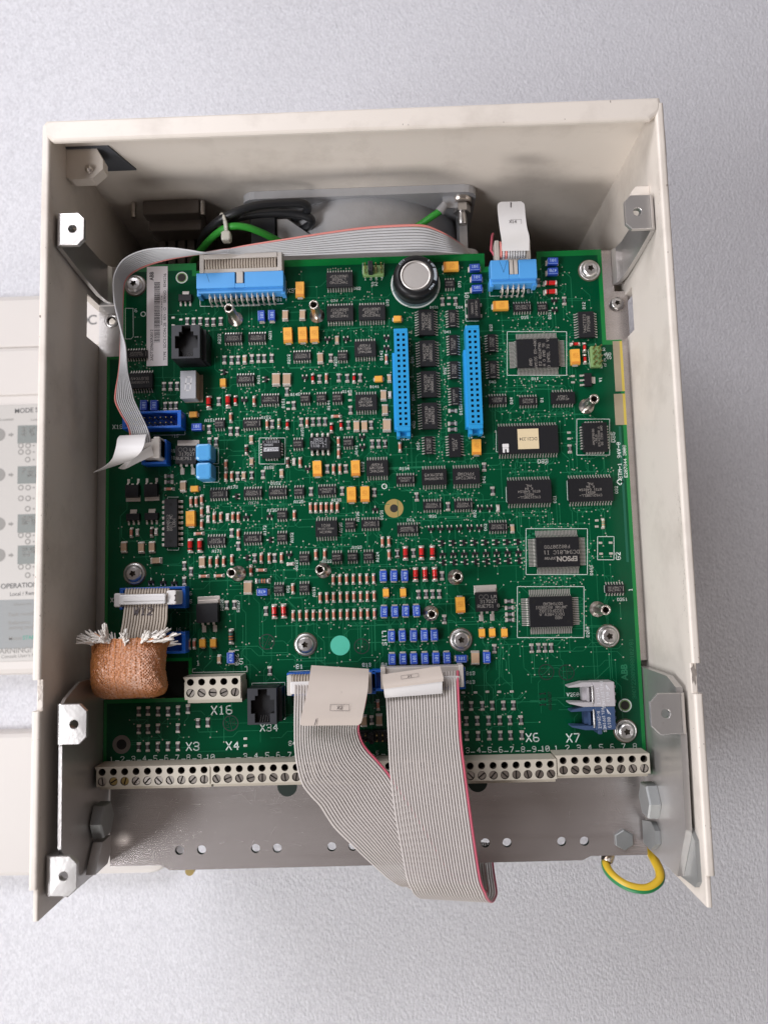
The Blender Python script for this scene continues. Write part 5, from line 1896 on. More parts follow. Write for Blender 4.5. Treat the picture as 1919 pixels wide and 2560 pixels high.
def terminal(n, x0, pit, ytop, h, dip=8.6, lip=True, gold=()):
    x1 = x0 + n * pit
    m_ = MB()
    y1, y0 = ytop, ytop - dip
    ym = y1 - 4.1
    for i in range(n):
        xa, xb = x0 + i * pit, x0 + (i + 1) * pit
        m_.cell(xa, xb, ym, y1, h, (xa + xb) / 2, (ym + y1) / 2 - .2, 1.55, 7, 0, 1, 1, 18)
        m_.cell(xa, xb, y0, ym, h, (xa + xb) / 2, (ym + y0) / 2, 1.9, 5, 0, 1, 1, 18)
    m_.loft([[(x0, y0, .3), (x1, y0, .3), (x1, y1, .3), (x0, y1, .3)], [(x0, y0, h), (x1, y0, h), (x1, y1, h), (x0, y1, h)]], 0, True, False, False)
    if lip:
        m_.box(x0 + .4, x1 - .1, y0 - 1.9, y0, .3, h - 3.4, 0)
        m_.box(x0 - .5, x0, y0 + 1, y1 - 2.2, .3, h - 1.0, 0)
        m_.box(x1, x1 + .35, y0 + .6, y1 - 3, .3, h - 2, 0)
        m_.prism([(x0 - .9, y1), (x0, y1), (x0, y1 - 1.6)], .3, h - .05, 0)
    o = at('terminal_block', m_, ['terminal', 'terminal_hole'], board, ((x0 + x1) / 2, (y0 + y1) / 2, 0))
    for i in range(n):
        s = link('terminal_screw', TSG if i in gold else TS, o, (x0 + (i + .5) * pit, (ym + y0) / 2, h - .55), random.uniform(0, PI))
    OCC.append((x0 - 1, x1 + 1, y0 - 2, y1 + .3))


TP = 5.08
for n, i0, dy, g in ((10, 0, -.9, (1, 2)), (10, 10, -.75, ()), (10, 20, -1.2, ()), (10, 30, -2.0, ()), (8, 40, -.6, ())):
    terminal(n, i0 * TP - 2.54 + .25, TP - .05, dy, 12.0, gold=g)
a, b = TU('A4', 1005, 180, 13), TU('A4', 1582, 395, 13)
terminal(5, a.x, (b.x - a.x) / 5, a.y, 13.0, a.y - b.y + .2)


# --- jumper headers
def pinheader(c, nx, ny, z, jump=None, mats=('hdr_green', 'goldpin')):
    m_ = MB()
    m_.cbox(-nx * 1.27, nx * 1.27, -ny * 1.27, ny * 1.27, .2, 2.6, .3)
    o = link('pin_header', m_.mesh('pin_header', [mats[0]]), board, (c.x, c.y, 0))
    p = MB()
    for i in range(nx):
        for j in range(ny):
            x, y = (i - (nx - 1) / 2) * 2.54, (j - (ny - 1) / 2) * 2.54
            p.box(x - .34, x + .34, y - .34, y + .34, 2.5, z, 0, .08)
    tag(sub('header_pins', p.mesh('header_pins', [mats[1]]), o), None, None, kind='stuff')
    if jump is not None:
        m_ = MB()
        x = (jump - (nx - 1) / 2) * 2.54
        m_.cbox(x - 1.2, x + 1.2, -2.5, 2.5, 2.7, 8.0, .3)
        sub('jumper', m_.mesh('jumper', ['jack']), o)
    OCC.append((c.x - nx * 1.3, c.x + nx * 1.3, c.y - ny * 1.3, c.y + ny * 1.3))


pinheader(TU('B', 1380, 312, 2.6), 4, 2, 8.0, 1)
pinheader(TU('D', 992, 1205, 2.6), 2, 4, 8.0, None)
pinheader(TU('B4', 1390, 790, 2.6), 6, 2, 8.0, 2, ('jack', 'goldpin'))


# --- fibre-optic modules
def fibre(t, bx0, by0, bx1, by1, hx, mt, lines, name):
    h = 9.0
    a, b = TU(t, bx0, by0, h), TU(t, bx1, by1, h)
    x0, x1, y1, y0 = a.x, b.x, a.y, b.y
    xh = TU(t, hx, (by0 + by1) / 2, h).x
    m_ = MB()
    m_.cbox(x0, x1, y0, y1, .3, h, .25)
    for k in range(3):
        yy = y0 + (y1 - y0) * (.2 + .3 * k)
        m_.cbox(x1, x1 + .5, yy - .6, yy + .6, 2, h - .6, .1)
    d = y1 - y0
    xm = x0 - (x0 - xh) * .42
    for s in (0, 1):
        ya = y1 if s else y0
        yi = y1 - d * .18 if s else y0 + d * .18
        ye = y1 - d * .14 if s else y0 + d * .14
        pl = [(x0 + .1, ya), (x0 + .1, yi), (xm, yi), (xh, ye + (.6 if s else -.6) * -1), (xh, ye), (xm, ya)]
        m_.prism(pl if s == 0 else pl[::-1], 1.5, h - .6)
    m_.box(xm + .3, x0 + .1, y0 + d * .22, y1 - d * .22, 1, 5.5)
    m_.box(x0 - 2.6, x0 - 1.7, y0 + d * .2, y1 - d * .2, 4, h - 1.2)
    m_.cbox(x0 + (x1 - x0) * .12, x0 + (x1 - x0) * .32, y0 - 1.9, y0, .3, h - .2, .2)
    o = at(name, m_, [mt], board, (x0, (y0 + y1) / 2, 0))
    m_ = MB()
    m_.tube([(-.6, -d * .38, h - .1), (-.6, -d * .3, h + .25), (-.6, d * .3, h + .25), (-.6, d * .38, h - .1)], .42, 8)
    sub('spring_clip', m_.mesh('spring_clip', ['zinc']), o)
    m_ = MB()
    for tx, u, v, sz in lines:
        m_.text(tx, (x1 - x0) * u, d * v, h + .015, sz, .14, 0, -H + .06)
    m_.line([((x1 - x0) * .76, d * .17), ((x1 - x0) * .58, d * .42), ((x1 - x0) * .66, d * .2)], h + .015, .25)
    sub('print', m_.mesh('print', ['fiber_print']), o)
    OCC.append((xh, x1 + .5, y0 - 2, y1 + .2))


fibre('D4', 752, 232, 985, 480, 505, 'fiber_grey', [('0613', .66, -.12, 1.25), ('PHILIPPINES', .42, -.02, 1.15), ('T-1546Z', .2, -.06, 1.15)], 'fibre_transmitter')
fibre('D4', 768, 487, 990, 722, 530, 'fiber_blue', [('0819', .68, -.18, 1.25), ('PHILIPPINES', .42, -.02, 1.1), ('R-2546Z', .19, -.06, 1.15)], 'fibre_receiver')

# --- standoffs and board screws
m_ = MB()
m_.lathe([(3.6, .03), (3.6, .25), (2.3, .3), (2.3, 14.2), (2.15, 14.9), (1.85, 15.05), (1.45, 14.9), (1.35, 14.4), (1.35, 11.0)], 0, 0, 28, 0, True, 'z', False)
m_.lathe([(1.35, 11), (.02, 11)], 0, 0, 20, 1, False, 'z', False)
SO = m_.mesh('standoff', ['nickel', 'recess'])
for x, y in ((572, 770), (784, 761), (1484.5, 996.6), (578.6, 1432), (800, 1424), (1143.7, 1441.6), (1079.6, 1535.7), (1513.7, 1524.8)):
    c = U(x, y, 15)
    link('standoff', SO, board, (c.x, c.y, 0))
    OCC.append((c.x - 3.6, c.x + 3.6, c.y - 3.6, c.y + 3.6))
m_ = MB()
m_.lathe([(5.4, .026), (4.0, .027)], 0, 0, 32, 0, False, 'z', False)
RINGM = m_.mesh('screw_land', ['screw_ring'])
for x, y in ((334, 708), (1475.6, 670), (332, 1434), (762, 1612), (1152.7, 1600), (1523, 1590.7), (1566.6, 1829.7)):
    c = U(x, y, 3)
    o = link('screw', SCREW, board, (c.x, c.y, .05), random.uniform(0, 6))
    link('screw_land', RINGM, board, (c.x, c.y, 0))
    OCC.append((c.x - 5, c.x + 5, c.y - 5, c.y + 5))


def annulus(name, x, y, r0, r1, mats, seg=32, ring=None):
    c = U(x, y, 0)
    m_ = MB()
    m_.lathe([(r1, .035), (r0, .036)], 0, 0, seg, 0, False, 'z', False)
    m_.lathe([(r0, .037), (.02, .037)], 0, 0, seg, 1, False, 'z', False)
    if ring:
        m_.lathe([(ring, .033), (r1, .034)], 0, 0, seg, 2, False, 'z', False)
    link(name, m_.mesh(name, mats), board, (c.x, c.y, 0))
    OCC.append((c.x - r1, c.x + r1, c.y - r1, c.y + r1))


annulus('plated_hole', *tp('B2', 1594, 1330), 1.9, 4.4, ['gold_land', 'recess'])
annulus('plated_hole', *tp('A4', 350, 875), 2.3, 4.2, ['dark_block', 'black_void'])
annulus('plated_hole', *tp('A', 848, 390), 2.0, 2.5, ['hdr_green', 'recess', 'silk'], 32, 2.9)
annulus('plated_hole', *tp('D4', 1083, 470), 2.0, 2.5, ['hdr_green', 'recess', 'silk'], 32, 3.0)
c = TU('B3', 1037, 1300)
m_ = MB()
m_.lathe([(4.55, .03), (4.5, .1), (.02, .11)], 0, 0, 40, 0, False)
link('sticker', m_.mesh('sticker', ['sticker_teal']), board, (c.x, c.y, 0))
OCC.append((c.x - 4.6, c.x + 4.6, c.y - 4.6, c.y + 4.6))

# --- bar-code label along the left
a, b = TU('A', 483, 1308, .15), TU('A', 702, 270, .15)
m_ = MB()
m_.cbox(a.x, b.x, a.y, b.y, .03, .16, .06)
o = at('bar_code_label', m_, ['sticker'], board, (a.x, a.y, 0))
m_ = MB()
Lx, Ly = b.x - a.x, b.y - a.y
zz = .17


def lab(u, v):
    q = TU('A', u, v, .15)
    return q.x - a.x, q.y - a.y


x, y = lab(552, 1250)
font_into(m_, '3ADT309600R0012', x, y, zz, 1.35, 0, H, .05, Ly * .31)
x, y = lab(556, 420)
font_into(m_, 'ABB', x, y, zz, 1.9, 0, H, .3, Ly * .088)
x, y = lab(685, 1245)
font_into(m_, 'TYPE : SDCS-CON-2B  REV : O    SERNO : 8345236', x, y, zz, 1.25, 0, H, .05, Ly * .87)
x, y = lab(648, 885)
font_into(m_, '309600012O8345236', x, y, zz, .75, 0, H, .05, Ly * .30)
x0_, y0_ = lab(562, 1060)
x1_, y1_ = lab(624, 435)
yy = y0_
rs = random.Random(3)
while yy < y1_ - .5:
    w_ = rs.choice((.16, .16, .32, .45))
    m_.add([(x0_, yy, zz), (x1_, yy, zz), (x1_, yy + w_, zz), (x0_, yy + w_, zz)], [(0, 1, 2, 3)], 0)
    yy += w_ + rs.choice((.18, .18, .34))
sub('print', m_.mesh('print', ['sticker_ink']), o)
OCC.append((a.x, b.x, a.y, b.y))

# --- silk screen lettering and outlines
SILK = {
    'A': [('A232', 1238, 1025, 30, 1), ('9', 375, 730, 34, 2), ('1', 380, 1005, 34, 1)],
    'A2': [('X18', 185, 485, 40, 0), ('A151', 1140, 418, 30, 0), ('A173', 1378, 1110, 28, 0), ('A174', 1592, 1272, 28, 0), ('A1', 755, 732, 34, 0), ('B1', 755, 805, 34, 0), ('15', 790, 580, 28, 0)],
    'A3': [('A171', 1213, 322, 28, 0), ('X12', 165, 828, 40, 0), ('16', 925, 760, 34, 0), ('15', 925, 845, 34, 0), ('16', 815, 1135, 32, 0), ('R2826', 1266, 878, 26, 1), ('R2827', 1432, 892, 26, 1), ('1', 1017, 1482, 48, 0), ('5', 1463, 1465, 52, 0), ('L280', 1415, 1425, 42, 3)],
    'A4': [('X16', 1385, 518, 80, 0), ('X3', 1085, 895, 78, 0), ('X4', 1498, 888, 78, 0)] + [(str(i + 1), 245 + 113.8 * i, 1030 - 3.2 * i, 50, 0) for i in range(9)] + [('10', 1268, 1005, 50, 0)],
    'B': [('X37', 545, 525, 42, 0), ('A1', 410, 572, 32, 0), ('B1', 410, 617, 32, 0), ('1', 1297, 402, 30, 0), ('3', 1355, 402, 30, 0), ('5', 1412, 402, 30, 0), ('7', 1468, 402, 30, 0), ('S2', 1392, 455, 38, 0),
          ('D82', 1212, 502, 28, 0), ('D74', 978, 630, 25, 0), ('D73', 1527, 650, 26, 1), ('A231', 312, 985, 26, 1), ('A212', 505, 1235, 28, 1), ('A233', 988, 1258, 28, 1), ('D142', 1462, 1195, 28, 1), ('A161', 192, 1445, 26, 1),
          ('D141', 1393, 1520, 26, 0), ('A145', 572, 1600, 28, 0), ('A143', 1108, 1570, 28, 0)],
    'B2': [('D151', 447, 240, 28, 1), ('A144', 916, 262, 28, 1), ('A152', 270, 387, 28, 0), ('A153', 645, 535, 26, 1), ('A142', 1203, 725, 26, 1), ('A155', 302, 907, 28, 0), ('D152', 370, 1070, 28, 0), ('D132', 1270, 900, 28, 1),
           ('A174', 143, 1272, 28, 0), ('A125', 608, 1260, 28, 0), ('A193', 998, 1243, 28, 0), ('A126', 333, 1350, 28, 0), ('A195', 1043, 1530, 28, 1), ('A196', 1218, 1415, 28, 1), ('D191', 1465, 1397, 28, 1), ('A172', 257, 1557, 28, 1)],
    'B3': [('A132', 537, 183, 28, 1), ('A121', 583, 463, 28, 1), ('A122', 897, 428, 28, 0), ('A123', 1210, 283, 28, 0), ('A124', 1422, 383, 28, 1), ('D52', 497, 715, 26, 1), ('A131', 765, 742, 28, 1), ('L115', 1495, 1225, 40, 3), ('B1', 617, 1518, 40, 0), ('B13', 1313, 1500, 32, 0), ('B1', 1497, 1500, 36, 0)],
    'B4': [('X34', 300, 700, 68, 0), ('S4', 540, 862, 42, 0), ('4', 167, 990, 50, 0), ('5', 283, 985, 50, 0), ('6', 397, 983, 50, 0), ('7', 513, 982, 50, 0), ('3', 55, 995, 50, 0), ('5', 1420, 962, 34, 0)],
    'C': [('D71', 820, 455, 26, 1), ('G1', 895, 568, 40, 1), ('D131', 558, 697, 24, 0), ('D84', 820, 697, 26, 0), ('D41', 698, 952, 26, 0), ('D23', 1145, 908, 26, 1), ('D92', 668, 1357, 26, 1), ('D43', 1163, 1470, 26, 0), ('D15', 1497, 802, 28, 0),
          ('A1', 1550, 480, 32, 0), ('B1', 1550, 530, 36, 0), ('D11', 1602, 1438, 26, 0), ('D91', 333, 1240, 26, 1), ('D81', 343, 1630, 26, 1)],
    'C2': [('D153', 833, 312, 28, 1), ('D83', 348, 460, 26, 1), ('2', 232, 617, 32, 1), ('1', 282, 617, 32, 1), ('2', 935, 598, 32, 1), ('1', 1062, 590, 32, 1), ('D54', 395, 685, 28, 1), ('A194', 250, 917, 28, 0), ('D42', 1073, 1032, 26, 1),
           ('A91', 548, 1412, 28, 0), ('A92', 977, 1385, 28, 1), ('D61', 315, 1450, 26, 0), ('D62', 1088, 1525, 26, 1), ('D24', 1357, 215, 26, 1)],
    'C4': [('B13', 935, 138, 32, 0), ('A13', 935, 228, 32, 0)] + [(str(i + 3), 905 + 114.5 * i, 935 - 2 * i, 50, 0) for i in range(7)] + [('X6', 1575, 803, 78, 0)],
    'D': [('D12', 863, 680, 28, 1), ('D211', 508, 770, 28, 1), ('S5', 1122, 1200, 42, 1), ('2', 1072, 1132, 30, 0), ('4', 1080, 1187, 30, 0), ('6', 1083, 1242, 30, 0), ('8', 1085, 1295, 30, 0), ('V1', 1035, 1447, 28, 1)],
    'D2': [('D35', 1165, 592, 40, 1), ('D33', 440, 842, 40, 0), ('D31', 562, 1235, 28, 1), ('D32', 1200, 1137, 28, 1), ('STM-1', 1237, 942, 36, 1), ('94V-0', 1225, 727, 36, 1), ('E207844 3008', 1290, 842, 30, 1), ('D1', 428, 205, 28, 1)],
    'D3': [('G2', 1218, 373, 44, 1), ('D181', 940, 518, 28, 1), ('D260', 903, 1160, 28, 1), ('D261', 1262, 822, 28, 0), ('1', 1345, 723, 36, 1)],
    'D4': [('V260', 542, 358, 34, 0), ('X7', 545, 807, 80, 0), ('10', 255, 918, 50, 0)] + [(str(i + 1), 370 + 116.2 * i, 913 - 3 * i, 50, 0) for i in range(8)]}
sm = MB()
for t, lst in SILK.items():
    for tx, x, y, hz, rot in lst:
        c = TU(t, x, y)
        if t == 'D4' and tx == 'X7' or hz > 45:
            wt = .13
        else:
            wt = .18
        sm.text(tx, c.x, c.y, .05, hz * S4 / 5.3, wt, 0, {0: 0, 1: H, 2: PI, 3: -H}[rot])


def sline(t, pts, w=.2):
    sm.line([TU(t, *q)[:2] for q in pts], .045, w)


def srect(t, x0, y0, x1, y1, w=.22):
    sline(t, [(x0, y0), (x1, y0), (x1, y1), (x0, y1), (x0, y0)], w)


srect('D', 70, 950, 685, 1402)
srect('D3', 265, 90, 900, 565)
srect('D3', 175, 690, 865, 1218)
srect('D3', 1005, 172, 1175, 412)
srect('D2', 790, 405, 1130, 778)
srect('B2', 200, 600, 467, 870)
sline('A', [(265, 708), (345, 708), (347, 1000), (325, 1025), (265, 1025), (265, 708)])
sline('A', [(1035, 590), (1040, 688), (1658, 680)])
sline('B', [(0, 676), (450, 660)])
sline('B', [(462, 420), (478, 425), (478, 630)])
sline('B', [(1270, 240), (1270, 350), (1290, 375), (1490, 375), (1490, 240)])
sline('C', [(1145, 350), (1125, 350), (1133, 582), (1425, 575)])
sline('C', [(905, 620), (880, 620), (885, 842), (1020, 840)])
sline('A2', [(705, 650), (730, 655), (730, 868), (430, 870)])
sline('A2', [(880, 360), (882, 568), (550, 572)])
sline('A2', [(1180, 705), (1228, 705), (1228, 868), (1170, 868)])
sline('A2', [(1200, 895), (1230, 895), (1230, 1058), (1070, 1062), (1070, 1040)])
sline('A3', [(290, 705), (888, 688), (885, 912)])
sline('A3', [(700, 285), (702, 312), (815, 312), (820, 285)])
sline('A3', [(990, 1540), (960, 1545), (960, 1580), (1525, 1570), (1525, 1522), (1500, 1522)])
sline('A2', [(700, 1230), (702, 1213), (815, 1213)])
sline('B4', [(125, 262), (122, 240), (465, 232), (468, 612), (440, 615)])
sline('B4', [(508, 140), (508, 118), (720, 108)])
sline('C4', [(95, 85), (875, 68), (878, 110)])
sline('C3', [(1420, 690), (1420, 690)])
sline('C2', [(1190, 525), (1200, 525), (1200, 745), (1215, 745)])
sline('C2', [(205, 570), (208, 592), (332, 588), (330, 560)])
sline('C2', [(940, 555), (942, 570), (1068, 565), (1065, 540)])
sline('D2', [(75, 1110), (58, 1110), (62, 1265), (78, 1265)])
sline('D2', [(708, 1045), (688, 1045), (695, 1245), (710, 1245)])
sline('D3', [(1090, 680), (1074, 682), (1078, 750), (1092, 750)])
sline('D', [(910, 1135), (905, 1140), (930, 1325), (1055, 1325), (1052, 1300)])
for i in range(47):
    if i % 10 == 9:
        continue
    sm.line([(i * TP + 1.7, -1.1 + .35), (i * TP + 3.4, -1.1 + .35)], .045, .28)
for k in range(4):
    c = TU('D2', 1237, 1055)
    a0, a1 = PI / 2 * k, PI / 2 * (k + 1)
    sm.line([(c.x + 1.5 * math.cos(a0), c.y + 1.5 * math.sin(a0)), (c.x + 1.5 * math.cos(a1), c.y + 1.5 * math.sin(a1))], .045, .5)
for t, x, y in (('A', 450, 768), ('B2', 1494, 1102)):
    c = TU(t, x, y)
    sm.lathe([(1.3, .045), (.95, .046)], c.x, c.y, 20, 0, False, 'z', False)
tag(at('silk_screen', sm, ['silk'], board, (120, 110, 0)), None, None, kind='stuff')

# --- ink stamps
for t, x, y, rot in (('B3', 278, 1262, .1), ('B3', 1260, 1308, .25), ('D3', 475, 1575, -.3), ('D3', 685, 1580, .6), ('A4', 1478, 655, .7)):
    c = TU(t, x, y)
    m_ = MB()
    m_.lathe([(3.65, .044), (3.15, .045)], 0, 0, 32, 0, False, 'z', False)
    m_.line([(-1.6, -2.8), (1.6, 2.8)], .046, .28)
    m_.text('ICT', -1.5, .5, .047, 1.3, .16, 0, 1.0)
    m_.text('257', 1.5, -.5, .048, 1.3, .16, 0, 1.0)
    link('ink_stamp', m_.mesh('ink_stamp', ['ink']), board, (c.x, c.y, 0), rot)
m_ = MB()
for t, x, y, tx, hh in (('D4', 228, 405, '111', 2.6), ('D4', 305, 425, '45K0607', 1.3)):
    c = TU(t, x, y)
    m_.text(tx, c.x, c.y, .045, hh, .18, 0, H)
at('ink_stamp', m_, ['ink'], board, TU('D4', 228, 405))
m_ = MB()
c = TU('D3', 1285, 1560)
font_into(m_, 'ABB', c.x + 1.2, c.y - 4.5, .045, 2.8, 0, H, .3)
c = TU('D3', 1365, 1470)
m_.text('3ADT220090R0102/01', c.x, c.y - 3, .045, 1.6, .1, 0, H)
at('etched_lettering', m_, ['mask_trace'], board, TU('D3', 1285, 1560))

# --- copper tracks and vias
rt = random.Random(11)


def inside(x, y, m=2.0):
    if not (-1 + m < x < 238 - m and 1.5 < y < 230):
        return False
    if x > 231 and y > 186 or x < 7 and y > 186:
        return False
    if 22 < y < 48 and x < 39:
        return False
    return True


def free(x, y, m=.35):
    for x0, x1, y0, y1 in OCC:
        if x0 - m < x < x1 + m and y0 - m < y < y1 + m:
            return False
    return True


tr, vi = MB(), MB()
VIAS = []


def via(x, y):
    for a_, b_ in VIAS:
        if abs(a_ - x) < .8 and abs(b_ - y) < .8:
            return
    VIAS.append((x, y))
    r_ = rt.uniform(.27, .38)
    vi.lathe([(r_, .04), (r_ * .55, .14), (.02, .17)], x, y, 7, 0, True, 'z', False)


for x, y, dx, dy in PINS:
    if rt.random() < .12:
        continue
    s = rt.choice((-1, 1))
    l1, l2, l3 = rt.uniform(.4, 1.8), rt.uniform(.3, 3.0), rt.choice((0.3, 1, 2, 4, 9, 15)) * rt.uniform(.6, 1.3)
    p0 = (x, y)
    p1 = (x + dx * l1, y + dy * l1)
    p2 = (p1[0] + (dx - dy * s) * l2 * .7, p1[1] + (dy + dx * s) * l2 * .7)
    p3 = (p2[0] + dx * l3, p2[1] + dy * l3) if rt.random() < .55 else (p2[0] - dy * s * l3, p2[1] + dx * s * l3)
    q = [p0, p1]
    for c_ in (p2, p3):
        if inside(*c_):
            q.append(c_)
        else:
            break
    if not inside(*p1):
        continue
    tr.line(q, .03 + rt.uniform(0, .008), rt.choice((.2, .24, .3)))
    if free(*q[-1]):
        via(*q[-1])
n = 0
while n < 520:
    x, y, dx, dy = rt.choice(PINS)
    x += rt.gauss(0, 3.2)
    y += rt.gauss(0, 3.2)
    n += 1
    if inside(x, y) and free(x, y, .5) and y > 34:
        via(x, y)
for i in range(330):                            # long runs over the whole board
    x, y = rt.uniform(2, 236), rt.choice((rt.uniform(4, 60), rt.uniform(4, 225)))
    vert = rt.random() < .55
    q = [(x, y)]
    for k in range(rt.choice((2, 3, 3, 4))):
        l = rt.uniform(3, 16)
        d = (0, 1) if vert else (1, 0)
        if k % 2:
            d = (d[0] * .7 + d[1] * .7 * rt.choice((-1, 1)), d[1] * .7 + d[0] * .7 * rt.choice((-1, 1)))
            l *= .35
        x, y = x + d[0] * l, y + d[1] * l
        if not inside(x, y):
            break
        q.append((x, y))
    if len(q) > 2:
        tr.line(q, .03 + rt.uniform(0, .008), rt.choice((.18, .22, .22, .3)))
        for e in (q[0], q[-1]):
            if inside(*e) and free(*e) and (e[1] > 36 or rt.random() < .35):
                via(*e)
# the long bundles that run down to the row of terminals and the heavy supply tracks
for i in range(12):
    x0 = 110 + i * 3.3
    tr.line([(x0, 74 - .2 * i), (x0 + rt.uniform(-.3, .3), 66), (x0 + (2 if i % 2 else -1), 62), (x0 + (2 if i % 2 else -1), 46)], .03, .22)
for pts, w in ((((70, 45), (70, 66), (74, 70), (74, 80)), .35), (((86, 50), (86, 66), (80, 72), (80, 84)), .35), (((178, 92), (190, 92), (196, 98), (206, 98), (212, 92)), .9), (((20, 99), (20, 108), (24, 112), (24, 120)), .7),
               (((222, 60), (222, 20), (216, 14)), .25), (((229, 70), (229, 36), (222, 30)), .25), (((232, 110), (232, 150)), .25), (((96, 148), (102, 148), (106, 144)), .8), (((126, 131), (148, 131)), .9), (((84, 186), (84, 181), (98, 181)), .7)):
    tr.line(pts, .032, w)
tag(at('copper_tracks', tr, ['mask_trace'], board, (120, 110, 0)), None, None, kind='stuff')
tag(at('vias', vi, ['via_tin'], board, (120, 110, 0)), None, None, kind='stuff')

# ================================================================ cables
def E(pts):
    return [U(*p) for p in pts]


# --- cable X1: wide grey ribbon falling straight over the terminals
cx1 = thing('ribbon_cable', 'wide grey ribbon cable with red edge hanging straight from plug tagged X1', 'ribbon cable', (*U(1060, 1700, 9)[:2], 3))
A = E([(963, 1690, 12), (963, 1730, 14), (966, 1790, 19), (969, 1850, 23), (974, 1934, 27), (986, 2036, 32), (1001, 2120, 37), (1015, 2195, 42), (1026, 2221, 42)])
B = E([(1147, 1676, 12), (1148, 1715, 14), (1151, 1780, 19), (1155, 1850, 23), (1164, 1925, 27), (1178, 2031, 32), (1193, 2137, 37), (1204, 2203, 42), (1216, 2232, 42)])
fa, fb = A[-1], B[-1]
for dx, dy, dz in ((.6, -2.2, -2.5), (1.6, -5, -7), (3.5, -9, -14.5), (6, -13, -26), (9, -16.5, -42), (10, -17, -52), (10, -12, -60), (10, -2, -66)):
    A.append(Vector((fa.x + dx, fa.y + dy, fa.z + dz)))
    B.append(Vector((fb.x + dx, fb.y + dy, fb.z + dz)))
mb = MB()
ribbon(mb, A, B, 26, 6, 1.0, (25,))
at('ribbon', mb, ['ribbon', 'ribbon_red'], cx1, A[0])
a, b = U(952, 1670, 11), U(1158, 1715, 11)
mb = MB()
mb.cbox(a.x, b.x, b.y, a.y, 2.6, 10, .4)
mb.cbox(a.x - .2, a.x + 2, b.y - .4, a.y + .6, 2.6, 12.0, .3)
mb.cbox(b.x - 2, b.x + .2, b.y - .4, a.y + .6, 2.6, 12.0, .3)
at('plug', mb, ['plug_grey'], cx1, (a.x, a.y, 3))
a, b = U(963, 1698, 15), U(1150, 1716, 15)
mb = MB()
mb.cbox(a.x, b.x, b.y, a.y + .5, 9, 13.2, .4)
at('strain_relief', mb, ['plug_white'], cx1, (a.x, a.y, 9))
mb = MB()
A2 = E([(955, 1687, 15), (957, 1712, 19.5), (960, 1722, 19.8)])
B2 = E([(1099, 1666, 15), (1107, 1691, 19.5), (1108, 1703, 19.8)])
sheet(mb, A2, B2, .4, 5)
o = at('paper_tag', mb, ['tape'], cx1, A2[0])
mb = MB()
A2 = E([(959, 1721, 19.5), (960, 1734, 18.8), (962, 1744, 17.6)])
B2 = E([(1105, 1702, 19.5), (1105, 1720, 18.8), (1105, 1733, 17.6)])
sheet(mb, A2, B2, .4, 4)
at('paper_tag', mb, ['tape_white'], cx1, A2[0])
c = U(1042, 1691, 18.9)
mb = MB()
p0, p1 = U(1019, 1695, 18.6), U(1064, 1688, 18.9)
mb.text('X1', 0, 0, .12, 1.15, .15)
for q in ([(-3.8, -1), (3.8, -1)], [(3.8, -1), (3.8, 1)], [(3.8, 1), (-3.8, 1)], [(-3.8, 1), (-3.8, -1)]):
    mb.line(q, .12, .12)
n0 = (E([(955, 1687, 15)])[0] + E([(1099, 1666, 15)])[0]) / 2
n1 = (E([(957, 1712, 19.5)])[0] + E([(1107, 1691, 19.5)])[0]) / 2
xa = (p1 - p0).normalized()
yb_ = (n0 - n1).normalized()
zc = xa.cross(yb_).normalized()
yb_ = zc.cross(xa)
mid = n0.lerp(n1, .62)
M4 = Matrix((xa, yb_, zc)).transposed().to_4x4()
M4.translation = mid + zc * .5 - xa * 1.0
mb.v = [tuple(M4 @ Vector(v)) for v in mb.v]
at('tag_print', mb, ['tape_ink'], cx1, mid)

# --- cable X2: wide grey ribbon bending to the right under X1
cx2 = thing('ribbon_cable', 'wide grey ribbon cable bending sideways from plug tagged X2', 'ribbon cable', (*U(830, 1700, 9)[:2], 3))
A = E([(735, 1712, 13), (735, 1735, 16), (734, 1780, 21), (734, 1819, 24), (735, 1867, 26), (741, 1915, 27), (754, 1961, 27), (775, 1990, 27), (798, 2015, 26.5), (817, 2045, 26), (838, 2074, 26), (884, 2119, 27), (921, 2154, 27), (967, 2195, 28), (995, 2212, 27)])
B = E([(919, 1712, 13), (918, 1735, 15), (913, 1768, 17), (902, 1803, 18), (899, 1825, 18), (907, 1852, 18), (922, 1875, 18), (945, 1900, 18.5), (971, 1930, 19), (990, 1958, 20), (1012, 1990, 21), (1050, 2050, 23), (1085, 2110, 25), (1120, 2170, 27), (1150, 2205, 27)])
fa, fb = A[-1], B[-1]
for dx, dy, dz in ((1, -1.6, -3), (2.5, -4, -7), (5, -8, -14), (8, -13, -24), (10, -16, -34), (10, -13, -44), (10, -5, -50)):
    A.append(Vector((fa.x + dx + 2, fa.y + dy, fa.z + dz)))
    B.append(Vector((fb.x + dx + 5, fb.y + dy, fb.z + dz)))
mb = MB()
ribbon(mb, A, B, 26, 6, 1.0, (25,))
at('ribbon', mb, ['ribbon', 'ribbon_red'], cx2, A[0])
a, b = U(719, 1690, 11), U(928, 1730, 11)
mb = MB()
mb.cbox(a.x, b.x, b.y, a.y, 2.6, 9.5, .4)
mb.cbox(a.x - .2, a.x + 2.0, b.y - .6, a.y + .4, 2.6, 12, .3)
mb.cbox(b.x - 2.0, b.x + .2, b.y - .6, a.y + .4, 2.6, 12, .3)
at('plug', mb, ['plug_grey'], cx2, (a.x, a.y, 3))
a, b = U(725, 1705, 14), U(922, 1731, 14)
mb = MB()
mb.cbox(a.x, b.x, b.y, a.y, 9, 13.4, .4)
at('strain_relief', mb, ['plug_white'], cx2, (a.x, a.y, 9))
mb = MB()
